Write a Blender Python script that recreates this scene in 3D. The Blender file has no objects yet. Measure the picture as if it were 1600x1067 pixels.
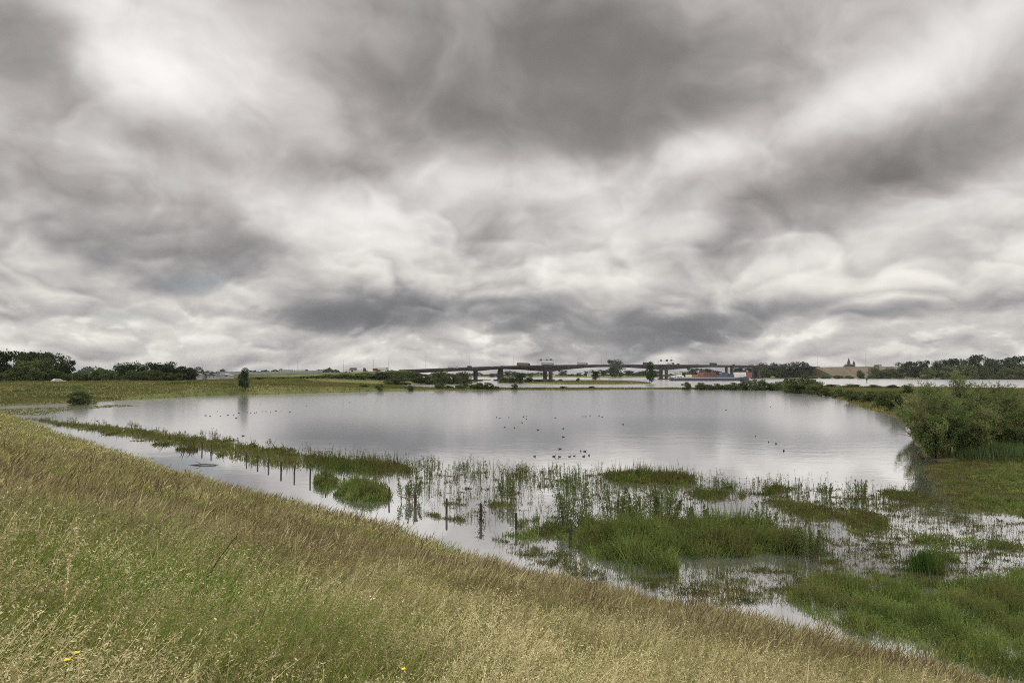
import bpy, math, random
import numpy as np
from mathutils import Vector, Matrix

# ------------------------------------------------------------------ camera, sky, sun, exposure
scene = bpy.context.scene
COL = scene.collection
F = 1067.0                      # focal length in pixels of a 1600 px wide frame (24 mm lens)
EYE = 6.5                       # eye height above the flood water, standing on the dike slope
PITCH = math.atan((585.0 - 533.5) / F)

cam_data = bpy.data.cameras.new('camera')
cam = bpy.data.objects.new('camera', cam_data)
COL.objects.link(cam)
cam_data.sensor_width = 36.0
cam_data.lens = 36.0 * F / 1600.0
cam_data.clip_start = 0.1
cam_data.clip_end = 60000
cam.location = (0, 0, EYE)
cam.rotation_euler = (math.radians(90) + PITCH, 0, 0)
scene.camera = cam
scene.view_settings.view_transform = 'Standard'
scene.view_settings.look = 'None'
scene.view_settings.exposure = 0.0
scene.view_settings.gamma = 1.0
scene.cycles.max_bounces = 6
scene.cycles.transparent_max_bounces = 8
scene.cycles.use_denoising = False
scene.cycles.pixel_filter_type = 'BLACKMAN_HARRIS'
scene.cycles.filter_width = 1.0

SUN_EL, SUN_AZ = math.radians(58), math.radians(25)     # azimuth from +Y towards +X


def ray(px, py):
    a, b = (px - 800.0) / F, (533.5 - py) / F
    return Vector((a, math.cos(PITCH) - b * math.sin(PITCH), math.sin(PITCH) + b * math.cos(PITCH)))


def P(px, py, z=0.0):
    """survey helper: the point of the photo at (px, py) on the level z"""
    d = ray(px, py)
    t = (z - EYE) / d.z
    return Vector((d.x * t, d.y * t, z))


def Q(px, Z, py=None):
    """survey helper: x (and height) at distance Z"""
    if py is None:
        d = ray(px, 585.0)
        return d.x * Z / d.y
    d = ray(px, py)
    return Vector((d.x * Z / d.y, Z, EYE + d.z * Z / d.y))


def make_sky():
    w = bpy.data.worlds.new('World')
    scene.world = w
    w.use_nodes = True
    nt = w.node_tree
    nt.nodes.clear()
    N, L = nt.nodes.new, nt.links.new

    def inp(sock, v):
        if hasattr(v, 'is_output') or hasattr(v, 'links'):
            L(v, sock)
        else:
            sock.default_value = v

    def m(op, a, b=None, c=None, clamp=False):
        n = N('ShaderNodeMath'); n.operation = op; n.use_clamp = clamp
        inp(n.inputs[0], a)
        if b is not None: inp(n.inputs[1], b)
        if c is not None: inp(n.inputs[2], c)
        return n.outputs[0]

    def vm(op, a, b=None, s=None):
        n = N('ShaderNodeVectorMath'); n.operation = op
        inp(n.inputs[0], a)
        if b is not None: inp(n.inputs[1], b)
        if s is not None: inp(n.inputs[3], s)
        return n.outputs[0]

    def noise(v, scale, detail=4, rough=.55, dist=0.0, out=0, kind='FBM'):
        n = N('ShaderNodeTexNoise'); n.noise_dimensions = '3D'; n.noise_type = kind
        if kind == 'RIDGED_MULTIFRACTAL': n.inputs['Gain'].default_value = 1.0; n.inputs['Offset'].default_value = 1.0; n.normalize = True
        L(v, n.inputs['Vector'])
        n.inputs['Scale'].default_value = scale
        n.inputs['Detail'].default_value = detail
        n.inputs['Roughness'].default_value = rough
        n.inputs['Distortion'].default_value = dist
        return n.outputs[out]

    def mrange(v, a, b, c, d, smooth=True):
        n = N('ShaderNodeMapRange')
        n.interpolation_type = 'SMOOTHSTEP' if smooth else 'LINEAR'
        L(v, n.inputs[0])
        for i, x in enumerate((a, b, c, d)):
            n.inputs[i + 1].default_value = x
        return n.outputs[0]

    tc = N('ShaderNodeTexCoord').outputs['Generated']
    dirn = vm('NORMALIZE', tc)
    sep = N('ShaderNodeSeparateXYZ'); L(dirn, sep.inputs[0])
    X, Y, Zc = sep.outputs
    az = m('ARCTAN2', X, Y)
    el = m('ARCSINE', Zc)
    uv = N('ShaderNodeCombineXYZ'); L(az, uv.inputs[0]); L(el, uv.inputs[1])
    uv = uv.outputs[0]
    # cloud layer coordinates: the direction carried up to a flat deck
    zz = m('ADD', m('ABSOLUTE', Zc), 0.15)
    pl = N('ShaderNodeCombineXYZ')
    L(m('DIVIDE', X, zz), pl.inputs[0]); L(m('DIVIDE', Y, zz), pl.inputs[1])
    pl = pl.outputs[0]

    # ragged edges: the weather map is warped by noise (coarse and fine)
    nA = noise(dirn, 5.0, 2, .5, 0, 1)
    nB = noise(vm('MULTIPLY', dirn, (9.0, 9.0, 14.0)), 1.0, 3, .5, 0, 1)
    wv = vm('ADD', vm('SCALE', vm('SUBTRACT', nA, (.5, .5, .5)), None, 0.055),
            vm('MULTIPLY', vm('SUBTRACT', nB, (.5, .5, .5)), (0.055, 0.035, 0.0)))
    uvw = vm('ADD', uv, wv)

    def blob(px, py, rx, ry, rot, amp, hard=0.0):
        d = ray(px, py)
        mp = N('ShaderNodeMapping'); mp.vector_type = 'TEXTURE'
        L(uvw, mp.inputs['Vector'])
        mp.inputs['Location'].default_value = (math.atan2(d.x, d.y), math.asin(d.z / d.length), 0)
        mp.inputs['Rotation'].default_value = (0, 0, math.radians(rot))
        k = 1.0 / (1 + ((px - 800) / F) ** 2)          # angle per pixel shrinks off axis
        mp.inputs['Scale'].default_value = (rx / F * (0.45 + .55 * k), ry / F * (.6 + .4 * math.sqrt(k)), 1)
        g = N('ShaderNodeTexGradient'); g.gradient_type = 'SPHERICAL'
        L(mp.outputs[0], g.inputs[0])
        return mrange(g.outputs[1], 0.0, 1.0 - hard, 0.0, amp * (SKY_DARK if amp < 0 else SKY_LIGHT))

    def total(lst):
        acc = None
        for b in lst:
            v = blob(*b)
            acc = v if acc is None else m('ADD', acc, v)
        return acc

    weather = total(SKY_BLOBS)
    # billows and streaks of the deck
    f1 = noise(pl, 1.0, 5, .5, .25)
    off = vm('ADD', pl, (-0.10, -0.16, 0.0))
    f2 = noise(off, 1.0, 5, .5, .25)
    relief = m('SUBTRACT', f1, f2)
    fw = noise(dirn, 2.6, 6, .5, .3)
    low = mrange(el, 0.03, 0.30, 1.0, 0.0)
    # heaped relief: each lump is lit from above and grey beneath
    wA = vm('SCALE', vm('SUBTRACT', nA, (.5, .5, .5)), None, 1.2)
    pA = vm('ADD', vm('MULTIPLY', dirn, (5.0, 5.0, 7.0)), wA)
    e1 = noise(pA, 1.0, 6, .5)
    e2 = noise(vm('ADD', pA, (-.05, 0.0, .30)), 1.0, 5, .5)
    embA = m('SUBTRACT', e1, e2)
    pB = vm('ADD', vm('MULTIPLY', dirn, (12.0, 12.0, 23.0)), wA)
    g1 = noise(pB, 1.0, 5, .52)
    g2 = noise(vm('ADD', pB, (-.05, 0.0, .32)), 1.0, 5, .52)
    embB = m('SUBTRACT', g1, g2)
    # rounded heaps with creases between, in two sizes
    def heap(v): return m('SUBTRACT', 1.0, noise(v, 1.0, 3, .42, 0, 0, 'RIDGED_MULTIFRACTAL'))
    wC = vm('SCALE', vm('SUBTRACT', nB, (.5, .5, .5)), None, .8)
    pC = vm('ADD', vm('ADD', vm('MULTIPLY', dirn, (3.4, 3.4, 5.6)), wC), wA)
    pD = vm('ADD', vm('ADD', vm('MULTIPLY', dirn, (8.5, 8.5, 24.0)), wC), wA)
    hC1 = heap(pC); hC = m('SUBTRACT', hC1, heap(vm('ADD', pC, (-.03, 0.0, .16))))
    hD1 = heap(pD); hD = m('SUBTRACT', hD1, heap(vm('ADD', pD, (-.03, 0.0, .18))))

    t = m('ADD', weather, SKY_BASE)
    t = m('ADD', t, m('MULTIPLY', m('SUBTRACT', f1, .5), 0.08))
    t = m('ADD', t, m('MULTIPLY', relief, 0.12))
    t = m('ADD', t, m('MULTIPLY', m('SUBTRACT', fw, .5), 0.11))
    t = m('ADD', t, m('MULTIPLY', m('SUBTRACT', e1, .5), 0.20))
    t = m('ADD', t, m('MULTIPLY', embA, 0.30))
    t = m('ADD', t, m('MULTIPLY', m('ADD', m('MULTIPLY', m('SUBTRACT', g1, .5), .16), m('MULTIPLY', embB, .32)), low))
    t = m('ADD', t, m('MULTIPLY', hC, mrange(el, .16, .42, .15, .04)))
    t = m('ADD', t, m('MULTIPLY', hD, m('MULTIPLY', low, .16)))
    # heaped clouds with lit heads low over the horizon
    band = m('MULTIPLY', mrange(el, 0.012, 0.05, 0, 1), mrange(el, 0.05, 0.115, 1, 0))
    heads = mrange(m('ADD', embB, m('MULTIPLY', m('SUBTRACT', g1, .5), .6)), .03, .20, 0, 1)
    hd = m('MULTIPLY', heads, band)
    t = m('ADD', t, m('MULTIPLY', hd, 0.13))
    t = m('SUBTRACT', t, mrange(el, .0, .075, .075, 0.0))
    t = m('ADD', mrange(t, .32, 1.10, .49, .955), m('MULTIPLY', m('ADD', m('SUBTRACT', e1, .5), embA), .10))
    # added brightness in the unseen sky, overhead and behind the camera, lights the ground
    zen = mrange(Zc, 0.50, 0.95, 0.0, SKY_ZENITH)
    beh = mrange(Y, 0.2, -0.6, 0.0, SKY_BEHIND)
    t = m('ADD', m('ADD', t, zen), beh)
    t = m('MAXIMUM', t, 0.30)
    lin = m('POWER', t, 2.2)

    # colour of the cloud: dark bases neutral to blue low down, light parts cream
    cr = N('ShaderNodeValToRGB')
    L(t, cr.inputs[0])
    e = cr.color_ramp.elements
    e[0].position = .46; e[0].color = (1.0, 0.945, .90, 1)
    e[1].position = .88; e[1].color = (1.0, .975, .945, 1)
    e.new(.68).color = (1.0, .940, .915, 1)
    crb = N('ShaderNodeValToRGB')
    L(t, crb.inputs[0])
    e = crb.color_ramp.elements
    e[0].position = .50; e[0].color = (.955, .965, 1.0, 1)
    e[1].position = .86; e[1].color = (1.0, .965, .90, 1)
    e.new(.70).color = (1.0, .965, .945, 1)
    mixc = N('ShaderNodeMix'); mixc.data_type = 'RGBA'
    L(mrange(el, .10, .26, 0, 1), mixc.inputs[0]); L(crb.outputs[0], mixc.inputs[6]); L(cr.outputs[0], mixc.inputs[7])
    tint = N('ShaderNodeMix'); tint.data_type = 'RGBA'      # faint rosy veil left
    L(mrange(noise(dirn, 2.2, 3, .5), .5, .68, 0, .55), tint.inputs[0])
    L(mixc.outputs[2], tint.inputs[6]); tint.inputs[7].default_value = (1.0, .92, .905, 1)
    cloud = vm('SCALE', tint.outputs[2], None, m('MULTIPLY', lin, 10.0))

    sky = N('ShaderNodeTexSky'); sky.sky_type = 'NISHITA'
    sky.sun_disc = False
    sky.sun_elevation = SUN_EL
    sky.sun_rotation = SUN_AZ
    gap = mrange(total(SKY_GAPS), 0.12, 0.8, 0, .75)
    mx = N('ShaderNodeMix'); mx.data_type = 'RGBA'
    L(gap, mx.inputs[0]); L(cloud, mx.inputs[6])
    L(vm('SCALE', sky.outputs[0], None, 0.62), mx.inputs[7])
    bg = N('ShaderNodeBackground'); bg.inputs[1].default_value = 0.1
    L(mx.outputs[2], bg.inputs[0])
    out = N('ShaderNodeOutputWorld'); L(bg.outputs[0], out.inputs[0])
    w.cycles.sampling_method = 'MANUAL'
    w.cycles.sample_map_resolution = 512


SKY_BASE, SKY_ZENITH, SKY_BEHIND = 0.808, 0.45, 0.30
SKY_DARK, SKY_LIGHT = 0.86, 0.60
# the weather of the day: cloud masses as bearings and elevations (surveyed), size, tilt, darker (-) or lighter (+)
SKY_BLOBS = [
    (820, 85, 520, 260, -4, -.36), (900, 120, 300, 190, 10, -.18), (930, 215, 260, 90, 5, -.13), (610, 130, 260, 130, -30, -.14),
    (700, 215, 200, 70, -25, -.06), (1000, 60, 280, 180, 0, -.13), (1050, 140, 150, 90, -20, -.10), (880, 220, 190, 60, 0, -.08),
    (30, 80, 130, 180, -10, -.26), (20, 280, 200, 110, 0, -.16),
    (220, 190, 260, 70, -22, -.15), (420, 240, 330, 75, -8, -.14), (590, 265, 190, 50, 0, -.10),
    (90, 310, 330, 90, -10, -.10), (160, 395, 240, 75, -15, -.19), (40, 480, 200, 60, 0, -.08), (250, 390, 200, 60, -20, -.06),
    (420, 410, 220, 75, -28, -.20), (620, 480, 400, 46, 3, -.32), (700, 490, 300, 45, 4, -.12), (900, 485, 260, 60, 0, -.17), (500, 470, 200, 50, 0, -.08),
    (1010, 512, 340, 58, 4, -.30), (1150, 500, 320, 46, 8, -.18), (860, 450, 160, 40, 0, -.06), (400, 395, 120, 60, -30, -.08),
    (1360, 275, 340, 95, 9, -.27), (1230, 315, 200, 50, 5, -.12), (1500, 230, 300, 80, 15, -.14), (1600, 200, 160, 100, 0, -.08),
    (1260, 60, 300, 130, 20, -.12), (1130, 130, 160, 110, 0, -.08), (1120, 385, 300, 45, 3, -.10), (1440, 470, 260, 34, 6, -.12), (820, 505, 420, 36, 2, -.12), (1150, 395, 340, 34, 2, -.10),
    (1330, 480, 230, 40, 10, -.08), (760, 370, 140, 60, 0, -.05),
    (170, 70, 180, 120, -20, .17), (240, 130, 150, 70, -20, .12), (330, 160, 200, 60, -35, .10), (390, 90, 120, 60, -40, .07), (130, 60, 80, 90, 0, .10),
    (440, 335, 200, 55, -10, .09), (100, 325, 260, 30, 0, .10), (420, 300, 60, 40, 0, .08), (560, 350, 160, 70, -20, .08), (620, 430, 150, 55, -12, .15), (570, 390, 130, 60, 0, .09),
    (730, 265, 150, 65, 12, .22), (660, 300, 140, 60, 0, .14), (880, 285, 220, 60, 0, .18), (950, 370, 240, 80, 0, .13), (920, 410, 170, 50, 0, .10), (1010, 320, 170, 60, 0, .12),
    (1120, 225, 190, 60, 15, .18), (1060, 245, 120, 45, 0, .08), (1400, 130, 240, 65, 22, .17), (1540, 50, 170, 130, 30, .20), (1330, 170, 160, 50, 20, .10),
    (1400, 380, 380, 60, 0, .10), (1250, 420, 220, 60, 0, .08), (1430, 440, 90, 45, 0, .12), (1560, 400, 150, 60, 0, .07), (1530, 500, 130, 40, 0, .08),
    (100, 350, 200, 40, -5, .05), (300, 470, 160, 40, 0, .04), (180, 520, 240, 25, 0, .08), (400, 510, 220, 25, 0, .07),
]
SKY_GAPS = [(310, 435, 120, 34, 0, .8), (200, 492, 140, 26, 0, .8), (1540, 405, 50, 16, 10, .35)]
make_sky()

sun_data = bpy.data.lights.new('sun', 'SUN')
sun_data.energy = 1.5
sun_data.angle = math.radians(12)
sun_data.color = (1.0, .95, .88)
sun = bpy.data.objects.new('sun', sun_data)
COL.objects.link(sun)
sd = Vector((math.sin(SUN_AZ) * math.cos(SUN_EL), math.cos(SUN_AZ) * math.cos(SUN_EL), math.sin(SUN_EL)))
sun.rotation_euler = sd.to_track_quat('Z', 'Y').to_euler()

# ------------------------------------------------------------------ helpers
RNG = np.random.default_rng(11)
random.seed(5)
PI = math.pi


def np_mesh(name, V, FACES, mat, attrs=None, smooth=False):
    V = np.asarray(V, dtype=np.float32)
    me = bpy.data.meshes.new(name)
    me.vertices.add(len(V))
    me.vertices.foreach_set('co', V.ravel())
    if not isinstance(FACES, (list, tuple)):
        FACES = [FACES]
    loops = np.concatenate([f.ravel() for f in FACES]).astype(np.int32)
    tot = np.concatenate([np.full(len(f), f.shape[1], np.int32) for f in FACES])
    start = np.concatenate([[0], np.cumsum(tot)[:-1]]).astype(np.int32)
    me.loops.add(len(loops))
    me.loops.foreach_set('vertex_index', loops)
    me.polygons.add(len(tot))
    me.polygons.foreach_set('loop_start', start)
    if smooth:
        me.polygons.foreach_set('use_smooth', np.ones(len(tot), dtype=bool))
    for k, a in (attrs or {}).items():
        at = me.attributes.new(k, 'FLOAT', 'POINT')
        at.data.foreach_set('value', np.asarray(a, dtype=np.float32))
    me.update(calc_edges=True)
    if mat is not None:
        me.materials.append(mat)
    return me


def link(name, me, parent=None, loc=None):
    o = bpy.data.objects.new(name, me)
    COL.objects.link(o)
    if parent is not None: o.parent = parent
    if loc is not None: o.location = loc
    return o


def tag(o, label=None, cat=None, group=None, kind=None):
    if label: o['label'] = label
    if cat: o['category'] = cat
    if group: o['group'] = group
    if kind: o['kind'] = kind
    return o


def thing(name, label, cat, loc=(0, 0, 0), rz=0.0, group=None):
    o = bpy.data.objects.new(name, None)
    o.empty_display_size = .2
    COL.objects.link(o)
    o.location = loc
    o.rotation_euler = (0, 0, rz)
    return tag(o, label, cat, group)


def copy_tree(o, parent=None):
    c = o.copy()
    COL.objects.link(c)
    if parent is not None: c.parent = parent
    for ch in [x for x in o.children]:
        copy_tree(ch, c)
    return c


class MB:
    """collects simple solids into one mesh"""
    def __init__(s): s.v, s.f, s.m = [], [], 0
    def add(s, vs, fs):
        k = len(s.v); s.v += [tuple(v) for v in vs]; s.f += [tuple(i + k for i in f) for f in fs]
    def box(s, c, d, bev=0.0, rz=0.0):
        x, y, z = d[0] / 2, d[1] / 2, d[2] / 2
        if bev:
            vs = []
            for sx, sy, sz in [(a, b, e) for e in (-1, 1) for b in (-1, 1) for a in (-1, 1)]:
                vs.append((sx * (x - bev), sy * (y - bev), sz * z)); vs.append((sx * x, sy * (y - bev), sz * (z - bev))); vs.append((sx * (x - bev), sy * y, sz * (z - bev)))
            bm_ = __import__('bmesh').new()
            for v in vs: bm_.verts.new(v)
            r = __import__('bmesh').ops.convex_hull(bm_, input=bm_.verts)
            bm_.verts.index_update()
            vs = [v.co.copy() for v in bm_.verts]; fs = [[v.index for v in f.verts] for f in bm_.faces]; bm_.free()
        else:
            vs = [(a * x, b * y, e * z) for e in (-1, 1) for b in (-1, 1) for a in (-1, 1)]
            fs = [(0, 2, 3, 1), (4, 5, 7, 6), (0, 1, 5, 4), (2, 6, 7, 3), (0, 4, 6, 2), (1, 3, 7, 5)]
        cr, sr = math.cos(rz), math.sin(rz)
        s.add([(v[0] * cr - v[1] * sr + c[0], v[0] * sr + v[1] * cr + c[1], v[2] + c[2]) for v in vs], fs)
        return s
    def rings(s, rings, cap=True):
        """rings: lists of equally many points; lofted in order"""
        n = len(rings[0]); vs = [p for r in rings for p in r]; fs = []
        for i in range(len(rings) - 1):
            for j in range(n):
                a, b = i * n + j, i * n + (j + 1) % n
                fs.append((a, b, b + n, a + n))
        if cap:
            fs.append(tuple(range(n))[::-1]); fs.append(tuple((len(rings) - 1) * n + j for j in range(n)))
        s.add(vs, fs)
        return s
    def tube(s, pts, rad, n=8):
        rs = []
        for i, p in enumerate(pts):
            p = Vector(p)
            a = Vector(pts[max(i - 1, 0)]); b = Vector(pts[min(i + 1, len(pts) - 1)])
            t = (b - a).normalized()
            u = t.cross(Vector((0, 0, 1)) if abs(t.z) < .9 else Vector((1, 0, 0))).normalized(); w = t.cross(u)
            r = rad[i] if hasattr(rad, '__len__') else rad
            rs.append([p + u * r * math.cos(k * 2 * PI / n) + w * r * math.sin(k * 2 * PI / n) for k in range(n)])
        return s.rings(rs)
    def cyl(s, c, r, h, n=12, r2=None):
        r2 = r if r2 is None else r2
        return s.rings([[(c[0] + q * math.cos(k * 2 * PI / n), c[1] + q * math.sin(k * 2 * PI / n), c[2] + z) for k in range(n)] for q, z in ((r, 0), (r2, h))])
    def wheel(s, c, r, w, n=14):
        rs = []
        for q, y in ((r * .9, -w / 2), (r, -w * .35), (r, w * .35), (r * .9, w / 2)):
            rs.append([(c[0] + q * math.cos(k * 2 * PI / n), c[1] + y, c[2] + q * math.sin(k * 2 * PI / n)) for k in range(n)])
        return s.rings(rs)
    def build(s, name, mat, parent=None, smooth=False, loc=None):
        me = bpy.data.meshes.new(name)
        me.from_pydata([tuple(v) for v in s.v], [], s.f)
        me.materials.append(mat)
        bm_ = __import__('bmesh').new(); bm_.from_mesh(me)
        __import__('bmesh').ops.recalc_face_normals(bm_, faces=bm_.faces); bm_.to_mesh(me); bm_.free()
        if smooth:
            me.polygons.foreach_set('use_smooth', np.ones(len(me.polygons), dtype=bool))
        me.update()
        return link(name, me, parent, loc)


_ph = RNG.uniform(0, 6.28, (40, 3)); _dr = RNG.normal(0, 1, (40, 2)); _dr /= np.linalg.norm(_dr, axis=1)[:, None]


def wob(x, y, scale, k0=0):
    """smooth pseudo-noise in about -1..1, feature size = scale metres"""
    x = np.asarray(x, float); y = np.asarray(y, float)
    a = 0
    for i in range(5):
        k = (k0 * 5 + i) % 40
        f = (0.7 + .33 * i) * 2 * PI / scale / 1.6
        a = a + np.sin((x * _dr[k, 0] + y * _dr[k, 1]) * f + _ph[k, 0] + 1.3 * np.sin((x * _dr[k, 1] - y * _dr[k, 0]) * f * .6 + _ph[k, 1])) / (1 + .4 * i)
    return a / 2.0


def inside(poly, x, y):
    c = np.zeros(x.shape, bool); n = len(poly)
    for i in range(n):
        x0, y0 = poly[i]; x1, y1 = poly[(i + 1) % n]
        if y0 == y1: continue
        hit = ((y0 > y) != (y1 > y)) & (x < (x1 - x0) * (y - y0) / (y1 - y0) + x0)
        c ^= hit
    return c


def sdist(poly, x, y):
    """signed distance, positive inside"""
    d = np.full(x.shape, 1e18); n = len(poly)
    for i in range(n):
        d = np.minimum(d, seg2(poly[i], poly[(i + 1) % n], x, y)[0])
    return np.where(inside(poly, x, y), 1, -1) * np.sqrt(d)


def seg2(a, b, x, y):
    ax, ay = a[0], a[1]; bx, by = b[0] - ax, b[1] - ay
    t = np.clip(((x - ax) * bx + (y - ay) * by) / (bx * bx + by * by + 1e-9), 0, 1)
    return (x - ax - t * bx) ** 2 + (y - ay - t * by) ** 2, t


def sm(x, a, b):
    t = np.clip((x - a) / (b - a), 0, 1)
    return t * t * (3 - 2 * t)


# ------------------------------------------------------------------ materials
MATS = {}


def mat_new(name):
    m_ = bpy.data.materials.new(name); m_.use_nodes = True; m_.node_tree.nodes.clear(); MATS[name] = m_
    return m_, m_.node_tree.nodes.new, m_.node_tree.links.new


def plain(name, col, rough=.6, var=.12, scale=3.0, metal=0.0, spec=.4, bump=0.0):
    m_, N, L = mat_new(name)
    out = N('ShaderNodeOutputMaterial'); p = N('ShaderNodeBsdfPrincipled'); L(p.outputs[0], out.inputs[0])
    tc = N('ShaderNodeTexCoord'); n = N('ShaderNodeTexNoise'); L(tc.outputs['Object'], n.inputs['Vector'])
    n.inputs['Scale'].default_value = scale; n.inputs['Detail'].default_value = 5; n.inputs['Roughness'].default_value = .6
    r = N('ShaderNodeValToRGB'); L(n.outputs[0], r.inputs[0])
    a, b = r.color_ramp.elements; a.position = .3; b.position = .7
    a.color = (*[c * (1 - var) for c in col], 1); b.color = (*[min(1, c * (1 + var)) for c in col], 1)
    L(r.outputs[0], p.inputs['Base Color'])
    p.inputs['Roughness'].default_value = rough; p.inputs['Metallic'].default_value = metal
    p.inputs['Specular IOR Level'].default_value = spec
    if bump:
        bp = N('ShaderNodeBump'); bp.inputs['Strength'].default_value = bump; bp.inputs['Distance'].default_value = .02
        L(n.outputs[0], bp.inputs['Height']); L(bp.outputs[0], p.inputs['Normal'])
    return m_


def leafy(name, cols, trans=.35, patch=None, patch_scale=.3, attr='var', objvar=.25, gloss=0.0):
    """foliage: colour per leaf from the attribute, drifting patch by patch; light passes through the leaves"""
    m_, N, L = mat_new(name)
    out = N('ShaderNodeOutputMaterial')
    at = N('ShaderNodeAttribute'); at.attribute_name = attr
    r = N('ShaderNodeValToRGB'); L(at.outputs['Fac'], r.inputs[0])
    e = r.color_ramp.elements
    e[0].position = 0; e[0].color = (*cols[0], 1); e[1].position = 1; e[1].color = (*cols[-1], 1)
    for i in range(1, len(cols) - 1):
        e.new(i / (len(cols) - 1)).color = (*cols[i], 1)
    c = r.outputs[0]
    tc = N('ShaderNodeTexCoord')
    if patch:
        n = N('ShaderNodeTexNoise'); L(tc.outputs['Object'], n.inputs['Vector']); n.inputs['Scale'].default_value = patch_scale
        n.inputs['Detail'].default_value = 3
        mr = N('ShaderNodeMapRange'); L(n.outputs[0], mr.inputs[0]); mr.inputs[1].default_value = .42; mr.inputs[2].default_value = .62
        mx = N('ShaderNodeMix'); mx.data_type = 'RGBA'; mx.blend_type = 'MIX'
        ml = N('ShaderNodeMath'); ml.operation = 'MULTIPLY'; L(mr.outputs[0], ml.inputs[0]); ml.inputs[1].default_value = .6
        L(ml.outputs[0], mx.inputs[0]); L(c, mx.inputs[6]); mx.inputs[7].default_value = (*patch, 1)
        c = mx.outputs[2]
    if objvar:
        oi = N('ShaderNodeObjectInfo'); hs = N('ShaderNodeHueSaturation')
        mr = N('ShaderNodeMapRange'); L(oi.outputs['Random'], mr.inputs[0]); mr.inputs[3].default_value = 1 - objvar; mr.inputs[4].default_value = 1 + objvar
        L(mr.outputs[0], hs.inputs['Value']); L(c, hs.inputs['Color']); c = hs.outputs[0]
    d = N('ShaderNodeBsdfDiffuse'); t = N('ShaderNodeBsdfTranslucent'); mx = N('ShaderNodeMixShader')
    L(c, d.inputs[0]); L(c, t.inputs[0]); mx.inputs[0].default_value = trans
    L(d.outputs[0], mx.inputs[1]); L(t.outputs[0], mx.inputs[2])
    sh = mx.outputs[0]
    if gloss:
        g = N('ShaderNodeBsdfGlossy'); g.inputs['Roughness'].default_value = .45; g.inputs[0].default_value = (.8, .8, .75, 1)
        m2 = N('ShaderNodeMixShader'); m2.inputs[0].default_value = gloss; L(sh, m2.inputs[1]); L(g.outputs[0], m2.inputs[2]); sh = m2.outputs[0]
    L(sh, out.inputs[0])
    return m_


def water_mat():
    m_, N, L = mat_new('flood_water')
    out = N('ShaderNodeOutputMaterial')
    tc = N('ShaderNodeTexCoord')
    def nz(sx, sy, scale, det, rot=0.0):
        mp = N('ShaderNodeMapping'); mp.inputs['Scale'].default_value = (sx, sy, 1); mp.inputs['Rotation'].default_value = (0, 0, rot); L(tc.outputs['Object'], mp.inputs['Vector'])
        n = N('ShaderNodeTexNoise'); L(mp.outputs[0], n.inputs['Vector']); n.inputs['Scale'].default_value = scale; n.inputs['Detail'].default_value = det
        n.inputs['Roughness'].default_value = .5
        return n.outputs[0]
    big = nz(.35, 1.0, .022, 3)                # calm and ruffled areas
    rip = nz(1.0, 1.0, 1.7, 3, .5)
    rip2 = nz(.7, 1.0, .35, 2, .2)
    mr = N('ShaderNodeMapRange'); L(big, mr.inputs[0]); mr.inputs[1].default_value = .42; mr.inputs[2].default_value = .62; mr.inputs[3].default_value = .25; mr.inputs[4].default_value = 1.0
    ad = N('ShaderNodeMath'); ad.operation = 'MULTIPLY_ADD'; L(rip2, ad.inputs[0]); ad.inputs[1].default_value = 1.6; L(rip, ad.inputs[2])
    bp = N('ShaderNodeBump'); L(ad.outputs[0], bp.inputs['Height']); bp.inputs['Distance'].default_value = .007
    L(mr.outputs[0], bp.inputs['Strength'])
    # the open river beyond the spit lies in the wind, the pond is sheltered
    sx_ = N('ShaderNodeSeparateXYZ'); L(tc.outputs['Object'], sx_.inputs[0])
    rv1 = N('ShaderNodeMapRange'); L(sx_.outputs[1], rv1.inputs[0]); rv1.inputs[1].default_value = 40; rv1.inputs[2].default_value = 110; rv1.inputs[3].default_value = .012; rv1.inputs[4].default_value = .14
    rv2 = N('ShaderNodeMapRange'); L(sx_.outputs[1], rv2.inputs[0]); rv2.inputs[1].default_value = 260; rv2.inputs[2].default_value = 340; rv2.inputs[3].default_value = 0; rv2.inputs[4].default_value = .03
    rv = N('ShaderNodeMath'); rv.operation = 'ADD'; L(rv1.outputs[0], rv.inputs[0]); L(rv2.outputs[0], rv.inputs[1])
    fr = N('ShaderNodeFresnel'); fr.inputs['IOR'].default_value = 1.33
    pw = N('ShaderNodeMath'); pw.operation = 'POWER'; L(fr.outputs[0], pw.inputs[0]); pw.inputs[1].default_value = WATER_POW
    g = N('ShaderNodeBsdfGlossy'); L(rv.outputs[0], g.inputs['Roughness']); g.inputs[0].default_value = (.985, .985, 1.0, 1); L(bp.outputs[0], g.inputs['Normal'])
    d = N('ShaderNodeBsdfDiffuse'); d.inputs[0].default_value = (.13, .135, .125, 1)
    mx = N('ShaderNodeMixShader'); L(pw.outputs[0], mx.inputs[0]); L(d.outputs[0], mx.inputs[1]); L(g.outputs[0], mx.inputs[2])
    L(mx.outputs[0], out.inputs[0])
    return m_


WATER_POW = .19


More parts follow.
